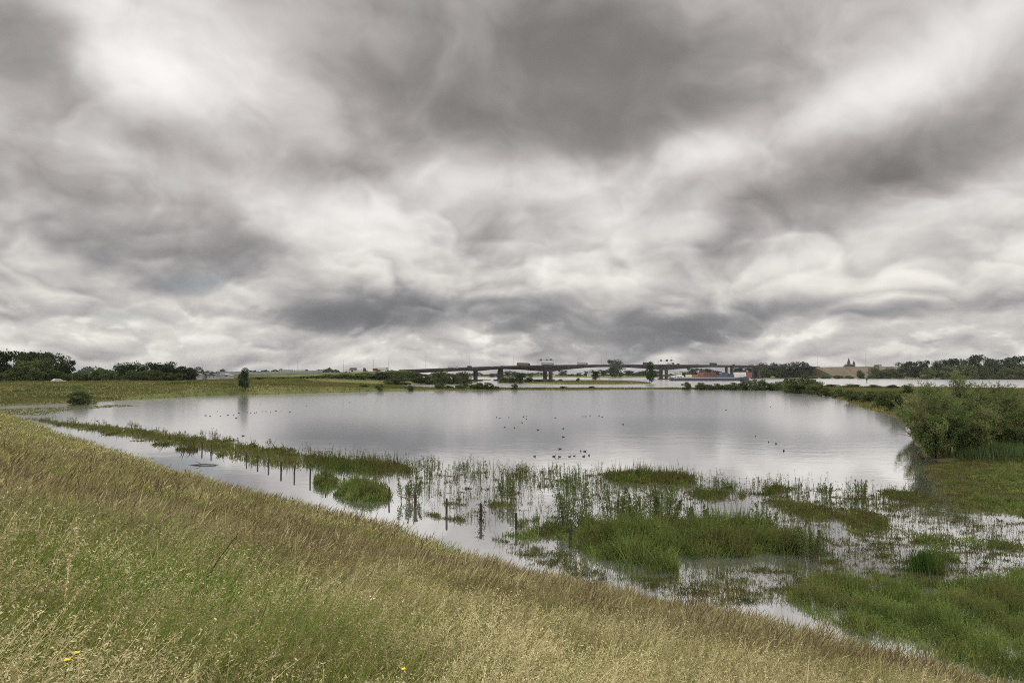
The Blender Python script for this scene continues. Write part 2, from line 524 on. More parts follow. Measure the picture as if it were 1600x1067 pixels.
def ground_mat():
    m_, N, L = mat_new('ground_earth')
    out = N('ShaderNodeOutputMaterial'); p = N('ShaderNodeBsdfPrincipled'); L(p.outputs[0], out.inputs[0])
    tc = N('ShaderNodeTexCoord')
    def nz(scale, det):
        n = N('ShaderNodeTexNoise'); L(tc.outputs['Object'], n.inputs['Vector']); n.inputs['Scale'].default_value = scale; n.inputs['Detail'].default_value = det
        return n.outputs[0]
    r = N('ShaderNodeValToRGB'); L(nz(.05, 6), r.inputs[0])
    e = r.color_ramp.elements
    e[0].position = .34; e[0].color = (.085, .10, .035, 1); e[1].position = .68; e[1].color = (.19, .165, .075, 1)
    e.new(.5).color = (.125, .135, .05, 1)
    r2 = N('ShaderNodeValToRGB'); L(nz(2.5, 5), r2.inputs[0])
    e = r2.color_ramp.elements; e[0].position = .3; e[0].color = (.55, .55, .5, 1); e[1].position = .7; e[1].color = (1.15, 1.1, 1, 1)
    mx = N('ShaderNodeMix'); mx.data_type = 'RGBA'; mx.blend_type = 'MULTIPLY'; mx.inputs[0].default_value = 1
    L(r.outputs[0], mx.inputs[6]); L(r2.outputs[0], mx.inputs[7])
    ge = N('ShaderNodeNewGeometry'); sp = N('ShaderNodeSeparateXYZ'); L(ge.outputs['Position'], sp.inputs[0])
    mr = N('ShaderNodeMapRange'); L(sp.outputs[2], mr.inputs[0]); mr.inputs[1].default_value = -.05; mr.inputs[2].default_value = .12
    mud = N('ShaderNodeMix'); mud.data_type = 'RGBA'; L(mr.outputs[0], mud.inputs[0]); mud.inputs[6].default_value = (.05, .042, .03, 1); L(mx.outputs[2], mud.inputs[7])
    L(mud.outputs[2], p.inputs['Base Color']); p.inputs['Roughness'].default_value = .95; p.inputs['Specular IOR Level'].default_value = .1
    return m_


# ------------------------------------------------------------------ plant geometry
def blades(base, L_, w, az, lean0, lean1, nseg, prof=None, side_rand=True, rng=RNG):
    """curved ribbons; returns verts, quads, t-per-vertex"""
    n = len(base)
    t = np.linspace(0, 1, nseg + 1)
    pos = np.zeros((n, nseg + 1, 3)); pos[:, 0] = base
    for i in range(nseg):
        th = lean0 + (lean1 - lean0) * ((i + .5) / nseg)
        st = (L_ / nseg)
        pos[:, i + 1, 0] = pos[:, i, 0] + np.sin(th) * np.cos(az) * st
        pos[:, i + 1, 1] = pos[:, i, 1] + np.sin(th) * np.sin(az) * st
        pos[:, i + 1, 2] = pos[:, i, 2] + np.cos(th) * st
    ph = rng.uniform(0, PI, n) if side_rand else np.zeros(n)
    sd_ = np.stack([np.cos(ph), np.sin(ph), np.zeros(n)], 1)
    if prof is None:
        prof = 1 - t ** 1.6 * .92
    hw = (w[:, None] * np.asarray(prof)[None, :] * .5)[:, :, None] * sd_[:, None, :]
    V = np.stack([pos - hw, pos + hw], 2).reshape(-1, 3)
    k = np.arange(n)[:, None] * (nseg + 1) * 2 + np.arange(nseg)[None, :] * 2
    k = k.ravel()
    Fq = np.stack([k, k + 1, k + 3, k + 2], 1)
    return V, Fq, np.tile(np.repeat(t, 2), n), pos


def leaves(C, size, asp=.45, up=.0, rng=RNG):
    """diamond leaves about the centres C"""
    n = len(C)
    a = rng.normal(0, 1, (n, 3)); a[:, 2] += up; a /= np.linalg.norm(a, axis=1)[:, None]
    b = np.cross(a, rng.normal(0, 1, (n, 3))); b /= np.linalg.norm(b, axis=1)[:, None] + 1e-9
    s = np.asarray(size); s = s if s.ndim else np.full(n, float(s))
    a = a * s[:, None] * .5; b = b * s[:, None] * .5 * asp
    V = np.stack([C - a, C + b, C + a, C - b], 1).reshape(-1, 3)
    k = np.arange(n) * 4
    return V, np.stack([k, k + 1, k + 2, k + 3], 1)


def join(parts):
    Vs, Fs, As, k = [], [], [], 0
    for V, Fq, A in parts:
        Vs.append(V); Fs.append(Fq + k); As.append(A); k += len(V)
    return np.concatenate(Vs), np.concatenate(Fs), np.concatenate(As)


def pts_in(poly, n, rng=RNG):
    poly = np.asarray(poly); lo, hi = poly.min(0), poly.max(0)
    out = np.zeros((0, 2))
    while len(out) < n:
        q = rng.uniform(lo, hi, (max(n, 200) * 2, 2))
        out = np.concatenate([out, q[inside(poly, q[:, 0], q[:, 1])]])
    return out[:n]


def area(poly):
    p = np.asarray(poly); x, y = p[:, 0], p[:, 1]
    return abs(np.dot(x, np.roll(y, 1)) - np.dot(y, np.roll(x, 1))) / 2


def pp(lst, z=0.0):
    return [tuple(P(a, b, z).xy) for a, b in lst]


# ------------------------------------------------------------------ ground and water
def dike_D(t): return 16.1 + 5.0 * sm(t, 30, 170) + 1.1 * sm(-t, -14, 6)


MEADOW = [(-30000, 120)] + pp([(-500, 640), (0, 634), (60, 632), (120, 629), (200, 624.5), (300, 619), (400, 616), (500, 613.5), (600, 611), (700, 610), (800, 609.2), (900, 609.5),
             (1000, 608.7), (1150, 608.5), (1220, 609.5), (1260, 613), (1300, 620), (1340, 634), (1370, 643), (1405, 651), (1425, 668), (1440, 690), (1445, 715), (1475, 722), (1560, 722), (1700, 735), (2400, 760),
             (2400, 612), (1600, 609), (1450, 607), (1330, 605.8), (1250, 605), (1200, 606.5), (1150, 607.3), (1000, 607.6), (800, 607.6), (700, 607.6), (600, 606.6), (485, 605.5), (530, 603.6), (600, 601.5), (700, 599.8), (735, 599), (748, 597.5),
             (700, 592.5), (640, 589), (600, 587.5)]) + [(-600, 20000), (-30000, 20000)]
ISLE = pp([(779, 599), (800, 598.8), (860, 600), (900, 601), (960, 601), (1010, 599.8), (1018, 598.5), (1000, 596.5), (940, 595), (870, 595.5), (862, 594), (780, 594.5)])
ISLET = pp([(747, 594.3), (757, 594.5), (768, 594), (766, 592.8), (748, 592.8)])
FARBANK = pp([(560, 588.8), (800, 589.3), (900, 589.5), (930, 590.3), (990, 590.4), (1020, 589.7), (1130, 590), (1165, 590.6), (1180, 591.1), (1260, 591.5), (1400, 592.1), (1600, 592.6), (2400, 593)]) + [(30000, 20000), (-2000, 20000)]
LEVEE = [(-1500, 205, 3.8), (-183, 240, 3.85), (-118, 262, 3.9), (-128, 400, 4.6), (-170, 590, 6.0)]


def height(x, y):
    x = np.asarray(x, float); y = np.asarray(y, float)
    nn = (x + y) / math.sqrt(2); tt = (y - x) / math.sqrt(2)
    s = dike_D(tt) - nn + .35 * wob(x, y, 9, 1)
    up = .306 * s - .0 * s
    h = np.where(s > 0, np.minimum(up, 5.3 + .02 * s) + .05 * wob(x, y, 3.5, 2) * sm(s, 0, 1), np.maximum(.12 * s, -1.3))
    h = np.where(tt > 260, -1.3, h)
    def land(poly, hm, ramp, k):
        d = sdist(poly, x, y) + .8 * wob(x, y, 14, k)
        return np.where(d > 0, hm * (1 - np.exp(-d * ramp / hm)), np.maximum(d * .15, -1.3))
    hm = land(MEADOW, .65, .12, 3)
    lv = np.full(x.shape, -9.0)
    for i in range(len(LEVEE) - 1):
        d2, t = seg2(LEVEE[i], LEVEE[i + 1], x, y)
        hr = LEVEE[i][2] + (LEVEE[i + 1][2] - LEVEE[i][2]) * t
        lv = np.maximum(lv, hr - np.maximum(np.sqrt(d2) - 3, 0) * .042)
    hm = np.where(hm > .1, np.maximum(hm, np.minimum(lv + .15 * wob(x, y, 25, 4), hm * 6)), hm)
    h = np.maximum(h, hm)
    h = np.maximum(h, land(ISLE, .9, .12, 5))
    h = np.maximum(h, land(ISLET, .5, .2, 5))
    h = np.maximum(h, land(FARBANK, 1.6, .05, 6))
    return h


def build_ground():
    na, r = [], [0.0]
    az = np.concatenate([np.radians(np.linspace(-44, 44, 620)), np.radians(np.linspace(46, 314, 90))])
    k = .6
    rr = [.6]
    while rr[-1] < 2500: rr.append(rr[-1] * 1.0135)
    while rr[-1] < 25000: rr.append(rr[-1] * 1.12)
    rr = np.array(rr)
    Rg, A = np.meshgrid(rr, az, indexing='ij')
    x = Rg * np.sin(A); y = Rg * np.cos(A)
    z = height(x, y)
    V = np.stack([x, y, z], 2).reshape(-1, 3)
    V = np.concatenate([V, [[0, 0, height(np.array([0.]), np.array([0.]))[0]]]])
    nr, nz_ = len(rr), len(az)
    i = np.arange(nr - 1)[:, None] * nz_; j = np.arange(nz_)[None, :]; j2 = (j + 1) % nz_
    Fq = np.stack([i + j, i + nz_ + j, i + nz_ + j2, i + j2], 2).reshape(-1, 4)
    c = len(V) - 1
    tri = np.stack([np.full(nz_, c), np.arange(nz_), (np.arange(nz_) + 1) % nz_], 1)
    me = np_mesh('ground', V, [Fq, tri], ground_mat(), smooth=True)
    tag(link('ground', me), 'grassy dike slope, low river banks and flats', kind='structure')


def build_water():
    n = 40
    g = np.sign(np.linspace(-1, 1, n)) * np.abs(np.linspace(-1, 1, n)) ** 3 * 26000
    X, Y = np.meshgrid(g, g, indexing='ij')
    V = np.stack([X, Y, np.zeros_like(X)], 2).reshape(-1, 3)
    i = np.arange(n - 1)[:, None] * n + np.arange(n - 1)[None, :]
    i = i.ravel()
    me = np_mesh('water', V, np.stack([i, i + n, i + n + 1, i + 1], 1), water_mat())
    tag(link('water', me), 'calm flood water and river under the grey sky', kind='structure')


build_ground()
build_water()

# ------------------------------------------------------------------ the dike grass
def ground_hit(px, py, above=0.0):
    d = ray(px, py); t = .8
    while t < 400:
        p = Vector((0, 0, EYE)) + d * t
        if p.z < .306 * (float(dike_D((p.y - p.x) / math.sqrt(2))) - (p.x + p.y) / math.sqrt(2)) + above: return Vector((p.x, p.y, p.z - above))
        t *= 1.004
    return P(px, py)


def polar_points(r0, r1, n, half=43):
    r = np.sqrt(RNG.uniform(r0 * r0, r1 * r1, n)); a = np.radians(RNG.uniform(-half, half, n))
    return r * np.sin(a), r * np.cos(a)


def on_dike(x, y, margin=0.15):
    nn = (x + y) / math.sqrt(2); tt = (y - x) / math.sqrt(2)
    return (dike_D(tt) + .35 * wob(x, y, 9, 1) - nn > -margin) & (tt < 250)


def greenness(x, y):
    """lush patches: most at the left below the camera, fading into dry seeding grass"""
    g = .85 * np.exp(-(((x + 5.6) / 3.6) ** 2 + ((y - 7.0) / 3.8) ** 2)) + .45 * np.exp(-(((x + 2.2) / 2.4) ** 2 + ((y - 3.4) / 1.8) ** 2))
    return np.clip(g + .24 * wob(x, y, 2.6, 7) + .20 * wob(x, y, .9, 8) + .10 + .28 * (1 - sm(np.hypot(x, y), 5, 12)), 0, 1)


def grass():
    parts, stems = [], []
    bands = [  # r0, r1, blades, width, nseg, length, stems, stem nseg
        (1.5, 3.2, 36000, .0054, 4, .36, 3600),
        (3.2, 6, 85000, .0074, 4, .38, 18000),
        (6, 11, 125000, .0108, 3, .40, 44000),
        (11, 20, 140000, .014, 3, .42, 60000),
        (20, 40, 120000, .022, 2, .48, 62000),
        (40, 80, 70000, .045, 2, .50, 40000),
        (80, 190, 60000, .12, 2, .60, 26000),
    ]
    for r0, r1, n, w, ns, ln, nst in bands:
        x, y = polar_points(r0, r1, n)
        ok = on_dike(x, y, RNG.exponential(.28, n) * (1 + .5 * wob(x, y, 2.0, 29))); x, y = x[ok], y[ok]
        g = greenness(x, y)
        z = height(x, y) - .02
        m_ = len(x)
        Ln = ln * RNG.uniform(.45, 1.25, m_) * (1 + .30 * wob(x, y, 1.7, 9) + .15 * wob(x, y, .7, 19)) * (.85 + .3 * g)
        az = RNG.normal(-.15, 1.0, m_) + .8 * wob(x, y, 1.3, 10)
        l0 = RNG.uniform(0, .5, m_); l1 = l0 + RNG.uniform(.3, 1.35, m_)
        tuf = 0
        if r1 <= 20:
            # tussocks: most blades fan out of shared crowns
            nt_ = m_ // (34 if r1 <= 6 else 24); ci = RNG.integers(0, m_, nt_); own = RNG.integers(0, nt_, m_)
            intuft = RNG.uniform(0, 1, m_) < .62
            a2 = RNG.uniform(0, 6.28, m_); rad = np.abs(RNG.normal(0, .035 if r1 <= 6 else .06, m_))
            x = np.where(intuft, x[ci][own] + rad * np.cos(a2), x); y = np.where(intuft, y[ci][own] + rad * np.sin(a2), y)
            vx = np.cos(a2) + .75; vy = np.sin(a2)
            az = np.where(intuft, np.arctan2(vy, vx), az)
            l0 = np.where(intuft, RNG.uniform(.05, .6, m_), l0); l1 = np.where(intuft, l0 + RNG.uniform(.3, 1.3, m_), l1)
            tv = RNG.normal(0, .20, nt_); tl = RNG.uniform(.7, 1.35, nt_)
            tuf = np.where(intuft, tv[own], 0); Ln = Ln * np.where(intuft, tl[own], 1)
            z = height(x, y) - .02; g = greenness(x, y)
        V, Fq, t, _ = blades(np.stack([x, y, z], 1), Ln, w * RNG.uniform(.6, 1.4, m_), az, l0, l1, ns)
        var = np.clip(.5 - .42 * (g - .45) + tuf + RNG.normal(0, .22, m_), 0, 1)
        var = np.repeat(var, (ns + 1) * 2)
        var = np.clip(var + .16 * (t - .5), 0, 1)
        parts.append((V, Fq, var))
        # seeding stems
        x, y = polar_points(r0, r1, nst)
        ok = on_dike(x, y, RNG.exponential(.15, nst) - .05); x, y = x[ok], y[ok]
        g = greenness(x, y)
        keep = RNG.uniform(0, 1, len(x)) > g * .60 - .05
        x, y, g = x[keep], y[keep], g[keep]
        m_ = len(x)
        z = height(x, y) - .02
        Ln = RNG.uniform(.34, .70, m_) * (1 + .25 * wob(x, y, 3, 12) + .18 * wob(x, y, .8, 14))
        az = RNG.normal(-.1, .95, m_) + .9 * wob(x, y, 1.5, 10)
        l0 = RNG.uniform(.0, .35, m_); l1 = l0 + RNG.uniform(.2, 1.7, m_) 
        hw = max(.006, w * 1.15)
        k = RNG.uniform(.6, 1.5, m_)
        near = r1 <= 11
        if near: prof = np.array([.42, .36, .34, .30, .28, .34, .42, .34, .06])
        else: prof = np.array([.30, .28, .28, .9, .85, .05]) if r1 <= 40 else np.array([.3, .3, .95, .1])
        nsg = len(prof) - 1
        V, Fq, t, pos = blades(np.stack([x, y, z], 1), Ln, hw * k * (.75 if near else 1), az, l0, l1, nsg, prof)
        pale = np.clip(.45 + .12 * (1 - sm(np.hypot(x, y), 5, 12)) + .3 * wob(x, y, 2.2, 13) + RNG.normal(0, .2, m_) + .26 * np.exp(-(((x - 1.6) / 3.2) ** 2 + ((y - 3.6) / 2.4) ** 2)) - .22 * sm(y, 6, 13), 0, 1)
        v = np.repeat(pale, (nsg + 1) * 2)
        v = np.where(t < .55, .5 + .2 * v + 2.0, v)         # stem part: attribute above 2 picks the straw green
        stems.append((V, Fq, v))
        if near:
            # spikelets of the loose panicles
            sel = RNG.uniform(0, 1, m_) < (.85 if r1 < 7 else .6)
            ps = pos[sel]; q = len(ps); per = 34 if r1 < 4 else (26 if r1 < 7 else 12)
            tt = RNG.uniform(.60, 1.0, (q, per)) * nsg
            i0 = np.clip(tt.astype(int), 0, nsg - 1); fr = (tt - i0)[:, :, None]
            ii = np.arange(q)[:, None]
            c = ps[ii, i0] * (1 - fr) + ps[ii, i0 + 1] * fr
            spread = (.005 + .026 * (1 - np.abs(tt / nsg - .75) / .25))[:, :, None] * RNG.uniform(.4, 1.4, (q, 1, 1))
            c = c + RNG.normal(0, 1, c.shape) * spread * np.array([1, 1, .7])
            cc = c.reshape(-1, 3)
            sz = RNG.uniform(.009, .019, len(cc)) * (1 if r1 < 4 else 1.3 if r1 < 7 else 2.0)
            V, Fq = leaves(cc, sz, .32, 0.3)
            stems.append((V, Fq, np.repeat(np.repeat(pale[sel], per) + RNG.normal(0, .12, q * per), 4).clip(0, 1)))
    V, Fq, A = join(parts)
    m1 = leafy('grass_blade', [(.06, .14, .018), (.145, .25, .038), (.26, .32, .078), (.36, .34, .12), (.50, .44, .20)], trans=.40, patch=(.22, .22, .065), patch_scale=.35, objvar=0)
    tag(link('meadow_grass', np_mesh('meadow_grass', V, Fq, m1, {'var': A})), 'long wind-blown green and straw grass covering the dike slope', 'grass', kind='stuff')
    V, Fq, A = join(stems)
    m2, N, L = mat_new('grass_seed_head')
    out = N('ShaderNodeOutputMaterial'); at = N('ShaderNodeAttribute'); at.attribute_name = 'var'
    r = N('ShaderNodeValToRGB'); L(at.outputs['Fac'], r.inputs[0]); e = r.color_ramp.elements
    e[0].position = 0; e[0].color = (.13, .095, .055, 1); e[1].position = 1; e[1].color = (.70, .62, .37, 1)
    e.new(.35).color = (.27, .23, .12, 1); e.new(.65).color = (.46, .41, .21, 1)
    gt = N('ShaderNodeMath'); gt.operation = 'GREATER_THAN'; L(at.outputs['Fac'], gt.inputs[0]); gt.inputs[1].default_value = 1.5
    mx = N('ShaderNodeMix'); mx.data_type = 'RGBA'; L(gt.outputs[0], mx.inputs[0]); L(r.outputs[0], mx.inputs[6]); mx.inputs[7].default_value = (.27, .26, .09, 1)
    d = N('ShaderNodeBsdfDiffuse'); t_ = N('ShaderNodeBsdfTranslucent'); ms = N('ShaderNodeMixShader'); ms.inputs[0].default_value = .3
    L(mx.outputs[2], d.inputs[0]); L(mx.outputs[2], t_.inputs[0]); L(d.outputs[0], ms.inputs[1]); L(t_.outputs[0], ms.inputs[2]); L(ms.outputs[0], out.inputs[0])
    tag(link('seeding_grass', np_mesh('seeding_grass', V, Fq, m2, {'var': A})), 'brown and pale seed heads of tall grass leaning to the right on the dike', 'grass', kind='stuff')


grass()


# ------------------------------------------------------------------ bankside swards
M_SWARD = leafy('bank_sward', [(.06, .085, .025), (.10, .12, .04), (.165, .16, .06), (.26, .22, .11)], trans=.3, patch=(.19, .155, .06), patch_scale=.04, objvar=0)


def sward(name, label, poly, n, L_, w, mat=M_SWARD, dry=0.0, zmin=.03):
    p = pts_in(poly, n); x, y = p[:, 0], p[:, 1]
    z = height(x, y)
    ok = (z > zmin - .05) & (np.abs(np.arctan2(x, y)) < math.radians(42)); x, y, z = x[ok], y[ok], z[ok]; m_ = len(x)
    Ln = L_ * RNG.uniform(.5, 1.3, m_) * (1 + .28 * wob(x, y, 9, 15) + .2 * wob(x, y, 3, 16))
    V, Fq, t, _ = blades(np.stack([x, y, z - .05], 1), np.maximum(Ln, .1), w * RNG.uniform(.6, 1.5, m_), RNG.uniform(0, 6.28, m_), RNG.uniform(0, .5, m_), RNG.uniform(.2, 1.1, m_), 2)
    var = np.clip(.38 + dry + .28 * wob(x, y, 16, 17) + RNG.normal(0, .15, m_), 0, 1)
    return tag(link(name, np_mesh(name, V, Fq, mat, {'var': np.repeat(var, 6)})), label, 'grass', kind='stuff')


sward('far_meadow_grass', 'rough green pasture on the far left bank below the trees',
      pp([(-60, 638), (0, 634.2), (60, 632.2), (120, 629.2), (200, 624.7), (300, 619.2), (400, 616.2), (490, 613.7), (490, 604.5), (330, 600), (330, 597)]) + [(-135, 272), (-200, 250), (-230, 235)], 60000, .55, .24, zmin=.05)
sward('spit_grass', 'narrow green grassy spit between the flooded pond and the river',
      pp([(490, 613.8), (600, 611.2), (700, 610.2), (800, 609.3), (900, 609.6), (1000, 608.8), (1150, 608.6), (1225, 610), (1225, 606), (1150, 607.3), (1000, 607.6), (800, 607.6), (600, 606.6), (490, 605.5)]), 50000, .45, .17)
sward('right_bank_grass', 'tall green and rusty reed grass on the right bank of the pond',
      pp([(1225, 610), (1260, 613.2), (1300, 620.2), (1340, 634.2), (1370, 643.2), (1405, 651.5), (1425, 668), (1440, 690), (1447, 715), (1560, 722), (1800, 735), (1700, 609.2), (1600, 609), (1450, 607), (1330, 605.8), (1225, 605.5)]), 100000, .60, .11, dry=.08)
sward('islet_grass', 'low grassy island in the river in front of the bridge', ISLE, 14000, .6, .3)
sward('river_bank_grass', 'rough grass on the far left river bank below the motorway',
      pp([(330, 597), (485, 604), (530, 603), (600, 601.3), (735, 598.8), (748, 597.4), (700, 592.6), (640, 590), (360, 590)]), 40000, 1.0, .4)


# ------------------------------------------------------------------ marsh plants standing in the flood
M_WEED = leafy('marsh_weed', [(.035, .06, .016), (.065, .105, .024), (.12, .15, .035), (.19, .17, .06)], trans=.3, patch=(.12, .075, .035), patch_scale=.5, objvar=.12)
M_LUSH = leafy('lush_marsh_plant', [(.045, .075, .02), (.09, .135, .034), (.165, .215, .058), (.25, .27, .09)], trans=.34, patch=(.13, .12, .045), patch_scale=.7, objvar=.12)
M_RUSTY = leafy('rusty_marsh_weed', [(.055, .05, .02), (.085, .10, .03), (.11, .14, .035), (.17, .17, .06)], trans=.3, patch=(.11, .075, .038), patch_scale=.9, objvar=.1)
M_WILLOW = leafy('willow_leaf', [(.045, .085, .026), (.09, .145, .042), (.15, .20, .07), (.21, .22, .095)], trans=.35, patch=(.17, .13, .075), patch_scale=.9, objvar=.1)
M_TWIG = plain('twig_bark', (.11, .08, .055), .85, .25, 8)


def mat_patch(name, label, poly_px, h, dens, mat=M_WEED, w=.03, soft=.7, stalks=.06, holes=.0, mean=.42, cat='marsh plants', group=None, stuff=False):
    """a bed of weed standing in shallow water; the outline is ragged, the bed lower at its edges"""
    poly = pp(poly_px)
    cx, cy = np.mean(poly, 0)
    n = int(area(poly) * dens)
    p = pts_in(poly, n); x, y = p[:, 0], p[:, 1]
    d = sdist(poly, x, y) + .45 * soft * wob(x, y, 1.5, 20) + .40 * soft * wob(x, y, .55, 21) - .05
    ok = d > -.25 * soft * RNG.uniform(0, 1, n) ** 2.5
    ok &= RNG.uniform(0, 1, n) < .25 + .75 * np.clip(d / soft * 1.2, 0, 1)
    if holes: ok &= wob(x, y, 1.6, 22) + .5 * wob(x, y, .6, 23) > holes - 1
    x, y, d = x[ok], y[ok], d[ok]; m_ = len(x)
    z = np.maximum(height(x, y), -.04)
    hh = h * (.35 + .65 * np.clip(d / soft, 0, 1)) * np.clip(1 + .38 * wob(x, y, 1.3, 24) + .28 * wob(x, y, .5, 25), .2, 2)
    st = RNG.uniform(0, 1, m_) < stalks
    Ln = hh * RNG.uniform(.35, 1.1, m_) * np.where(st, 1.9, 1)
    ld = np.where(st, .25, 1.0)
    V, Fq, t, pos = blades(np.stack([x, y, z], 1), Ln, w * RNG.uniform(.5, 1.4, m_) * np.where(st, .6, 1), RNG.uniform(0, 6.28, m_), RNG.uniform(0, .55, m_) * ld, RNG.uniform(.2, 1.3, m_) * ld, 2, [.7, 1, .15])
    var = np.clip(mean + .26 * wob(x, y, 1.3, 26) + .14 * wob(x, y, .4, 27) + RNG.normal(0, .16, m_), 0, 1)
    parts = [(V, Fq, np.repeat(var, 6))]
    # leaves over the top of the bed
    k = int(m_ * .8); i = RNG.integers(0, m_, k)
    C = np.stack([x[i] + RNG.normal(0, .04, k), y[i] + RNG.normal(0, .04, k), z[i] + hh[i] * RNG.uniform(.35, .95, k)], 1)
    V, Fq = leaves(C, w * RNG.uniform(1.0, 2.4, k), .5, .4)
    parts.append((V, Fq, np.repeat(np.clip(var[i] + RNG.normal(0, .1, k), 0, 1), 4)))
    V, Fq, A = join(parts)
    V = V - np.array([cx, cy, 0])
    o = link(name, np_mesh(name, V, Fq, mat, {'var': A}), loc=(cx, cy, 0))
    return tag(o, label, None if stuff else cat, group, 'stuff' if stuff else None)


def stalk_geo(x, y, z, H, w, per, lw, brush=.5):
    """upright stems with short leaves: geometry of many"""
    m_ = len(x)
    V, Fq, t, pos = blades(np.stack([x, y, z], 1), H, np.full(m_, w), RNG.uniform(0, 6.28, m_), RNG.uniform(0, .12, m_), RNG.uniform(0, .3, m_), 3, [1, .9, .7, .25])
    var = RNG.uniform(.05, .5, m_)
    parts = [(V, Fq, np.repeat(var, 8))]
    tt = RNG.uniform(1 - brush, 1.0, (m_, per)) * 3
    i0 = np.clip(tt.astype(int), 0, 2); fr = (tt - i0)[:, :, None]; ii = np.arange(m_)[:, None]
    c = pos[ii, i0] * (1 - fr) + pos[ii, i0 + 1] * fr
    c = (c + RNG.normal(0, 1, c.shape) * np.array([lw * .8, lw * .8, lw * .3])).reshape(-1, 3)
    V, Fq = leaves(c, lw * RNG.uniform(.8, 1.9, len(c)), .38, .8)
    parts.append((V, Fq, np.repeat(np.clip(np.repeat(var, per) + RNG.normal(.1, .15, len(c)), 0, 1), 4)))
    return parts


def scatter_stalks(name, label, regions, mat):
    parts = []
    for poly_px, n, h0, h1, w, clump in regions:
        poly = pp(poly_px)
        n = int(n * .85); nc = max(3, int(n / clump / 2.2)); c = pts_in(poly, nc)
        i = RNG.integers(0, nc, n)
        x = c[i, 0] + RNG.normal(0, .16 * math.sqrt(clump), n); y = c[i, 1] + RNG.normal(0, .16 * math.sqrt(clump), n)
        H = (h0 + (h1 * 1.15 - h0) * RNG.uniform(0, 1, nc) ** 1.7)[i] * RNG.uniform(.45, 1.15, n)
        parts += stalk_geo(x, y, np.full(n, -.08), H, w * .8, 16, w * 2.0, .75)
    V, Fq, A = join(parts)
    return tag(link(name, np_mesh(name, V, Fq, mat, {'var': A})), label, 'marsh plants', kind='stuff')


mat_patch('weed_bed', 'long dense strip of brown-green weed along the dike at the left pond edge',
          [(30, 652), (100, 660), (200, 669), (300, 682), (400, 697), (470, 707), (485, 716), (478, 730), (430, 729), (400, 727), (375, 722), (330, 706), (270, 695), (200, 682), (140, 672), (90, 665)], .36, 44, M_RUSTY, .07, .9, .22, holes=.68, mean=.6)
mat_patch('weed_bed', 'brown-green weed strip with dark stalks behind the two bright green tufts',
          [(478, 712), (540, 718), (600, 722), (640, 728), (655, 738), (600, 744), (540, 738), (500, 735), (470, 728)], .45, 85, M_WEED, .05, .6, .25, holes=.3, mean=.42)
mat_patch('grass_tuft', 'smaller rounded bright green tuft at the left of the pair beside the fence posts', [(488, 750), (505, 745), (530, 748), (537, 755), (530, 763), (508, 767), (492, 760)], .62, 520, M_LUSH, .035, .7, .02, mean=.5, cat='grass tuft')
mat_patch('grass_tuft', 'larger bright green tuft at the right of the pair beside the fence posts', [(525, 768), (540, 756), (575, 757), (605, 762), (615, 772), (608, 782), (575, 786), (540, 783), (520, 776)], .66, 520, M_LUSH, .035, .7, .02, mean=.45, cat='grass tuft')
mat_patch('grass_tuft', 'thin low green strip of grass in the water behind the tall fence posts', [(660, 800), (690, 803), (730, 812), (728, 818), (690, 812), (664, 807)], .28, 400, M_WEED, .03, .3, .1, cat='grass tuft', stuff=True)
mat_patch('weed_bed', 'small flat olive weed bed lying on the bright water in front of a leafy shoot', [(752, 788), (775, 783), (800, 785), (812, 789), (795, 793), (765, 794)], .16, 300, M_WEED, .035, .3, .1, stuff=True)
mat_patch('weed_bed', 'dark green weed bed with open water gaps just left of the big reed island', [(782, 838), (800, 818), (830, 808), (868, 806), (900, 812), (905, 830), (880, 845), (850, 842), (830, 850), (800, 848)], .30, 300, M_LUSH, .032, .5, .06, holes=.75, mean=.25)
mat_patch('reed_island', 'big dense green reed island in the middle of the near marsh',
          [(872, 838), (890, 822), (930, 818), (1000, 822), (1060, 815), (1150, 820), (1230, 828), (1262, 843), (1268, 858), (1250, 872), (1190, 873), (1110, 872), (1068, 876), (1060, 893), (1010, 900), (970, 893), (930, 872), (890, 858)], .85, 430, M_LUSH, .032, 1.3, .05, mean=.5, cat='reed island')
mat_patch('weed_bed', 'long green weed bed at the back of the marsh behind the big reed island', [(940, 742), (980, 738), (1060, 741), (1090, 748), (1085, 757), (1040, 757), (990, 756), (950, 752)], .5, 260, M_WEED, .04, .6, .15, mean=.4)
mat_patch('weed_bed', 'narrow weed bed reaching the open pond right of the long back weed bed', [(1072, 768), (1120, 765), (1165, 771), (1170, 780), (1130, 784), (1085, 780)], .30, 260, M_WEED, .04, .5, .12, holes=.4, mean=.45)
mat_patch('weed_bed', 'small round weed bed beside dark stalks at the open edge of the pond', [(1190, 763), (1215, 758), (1238, 763), (1232, 771), (1200, 772)], .26, 260, M_WEED, .04, .4, .15)
mat_patch('weed_bed', 'long olive and rusty weed bed curving to the right behind the big reed island', [(1192, 783), (1230, 781), (1290, 790), (1370, 800), (1392, 812), (1390, 835), (1350, 843), (1322, 832), (1310, 815), (1255, 810), (1210, 797)], .28, 260, M_RUSTY, .035, .5, .06, holes=.25, mean=.6)
mat_patch('weed_bed', 'broken strip of rusty weed at the pond edge before the right willow thicket', [(1360, 765), (1420, 767), (1470, 778), (1480, 790), (1440, 790), (1400, 781), (1365, 775)], .22, 220, M_RUSTY, .035, .4, .12, holes=.5, mean=.3)
mat_patch('floating_mat', 'wide green and rusty floating mat below the willow thicket at the right edge', [(1440, 728), (1500, 718), (1600, 715), (1800, 718), (1800, 815), (1640, 822), (1560, 803), (1510, 800), (1480, 790), (1455, 765)], .17, 150, M_RUSTY, .045, .6, .05, holes=.12, mean=.55, cat='floating plants')
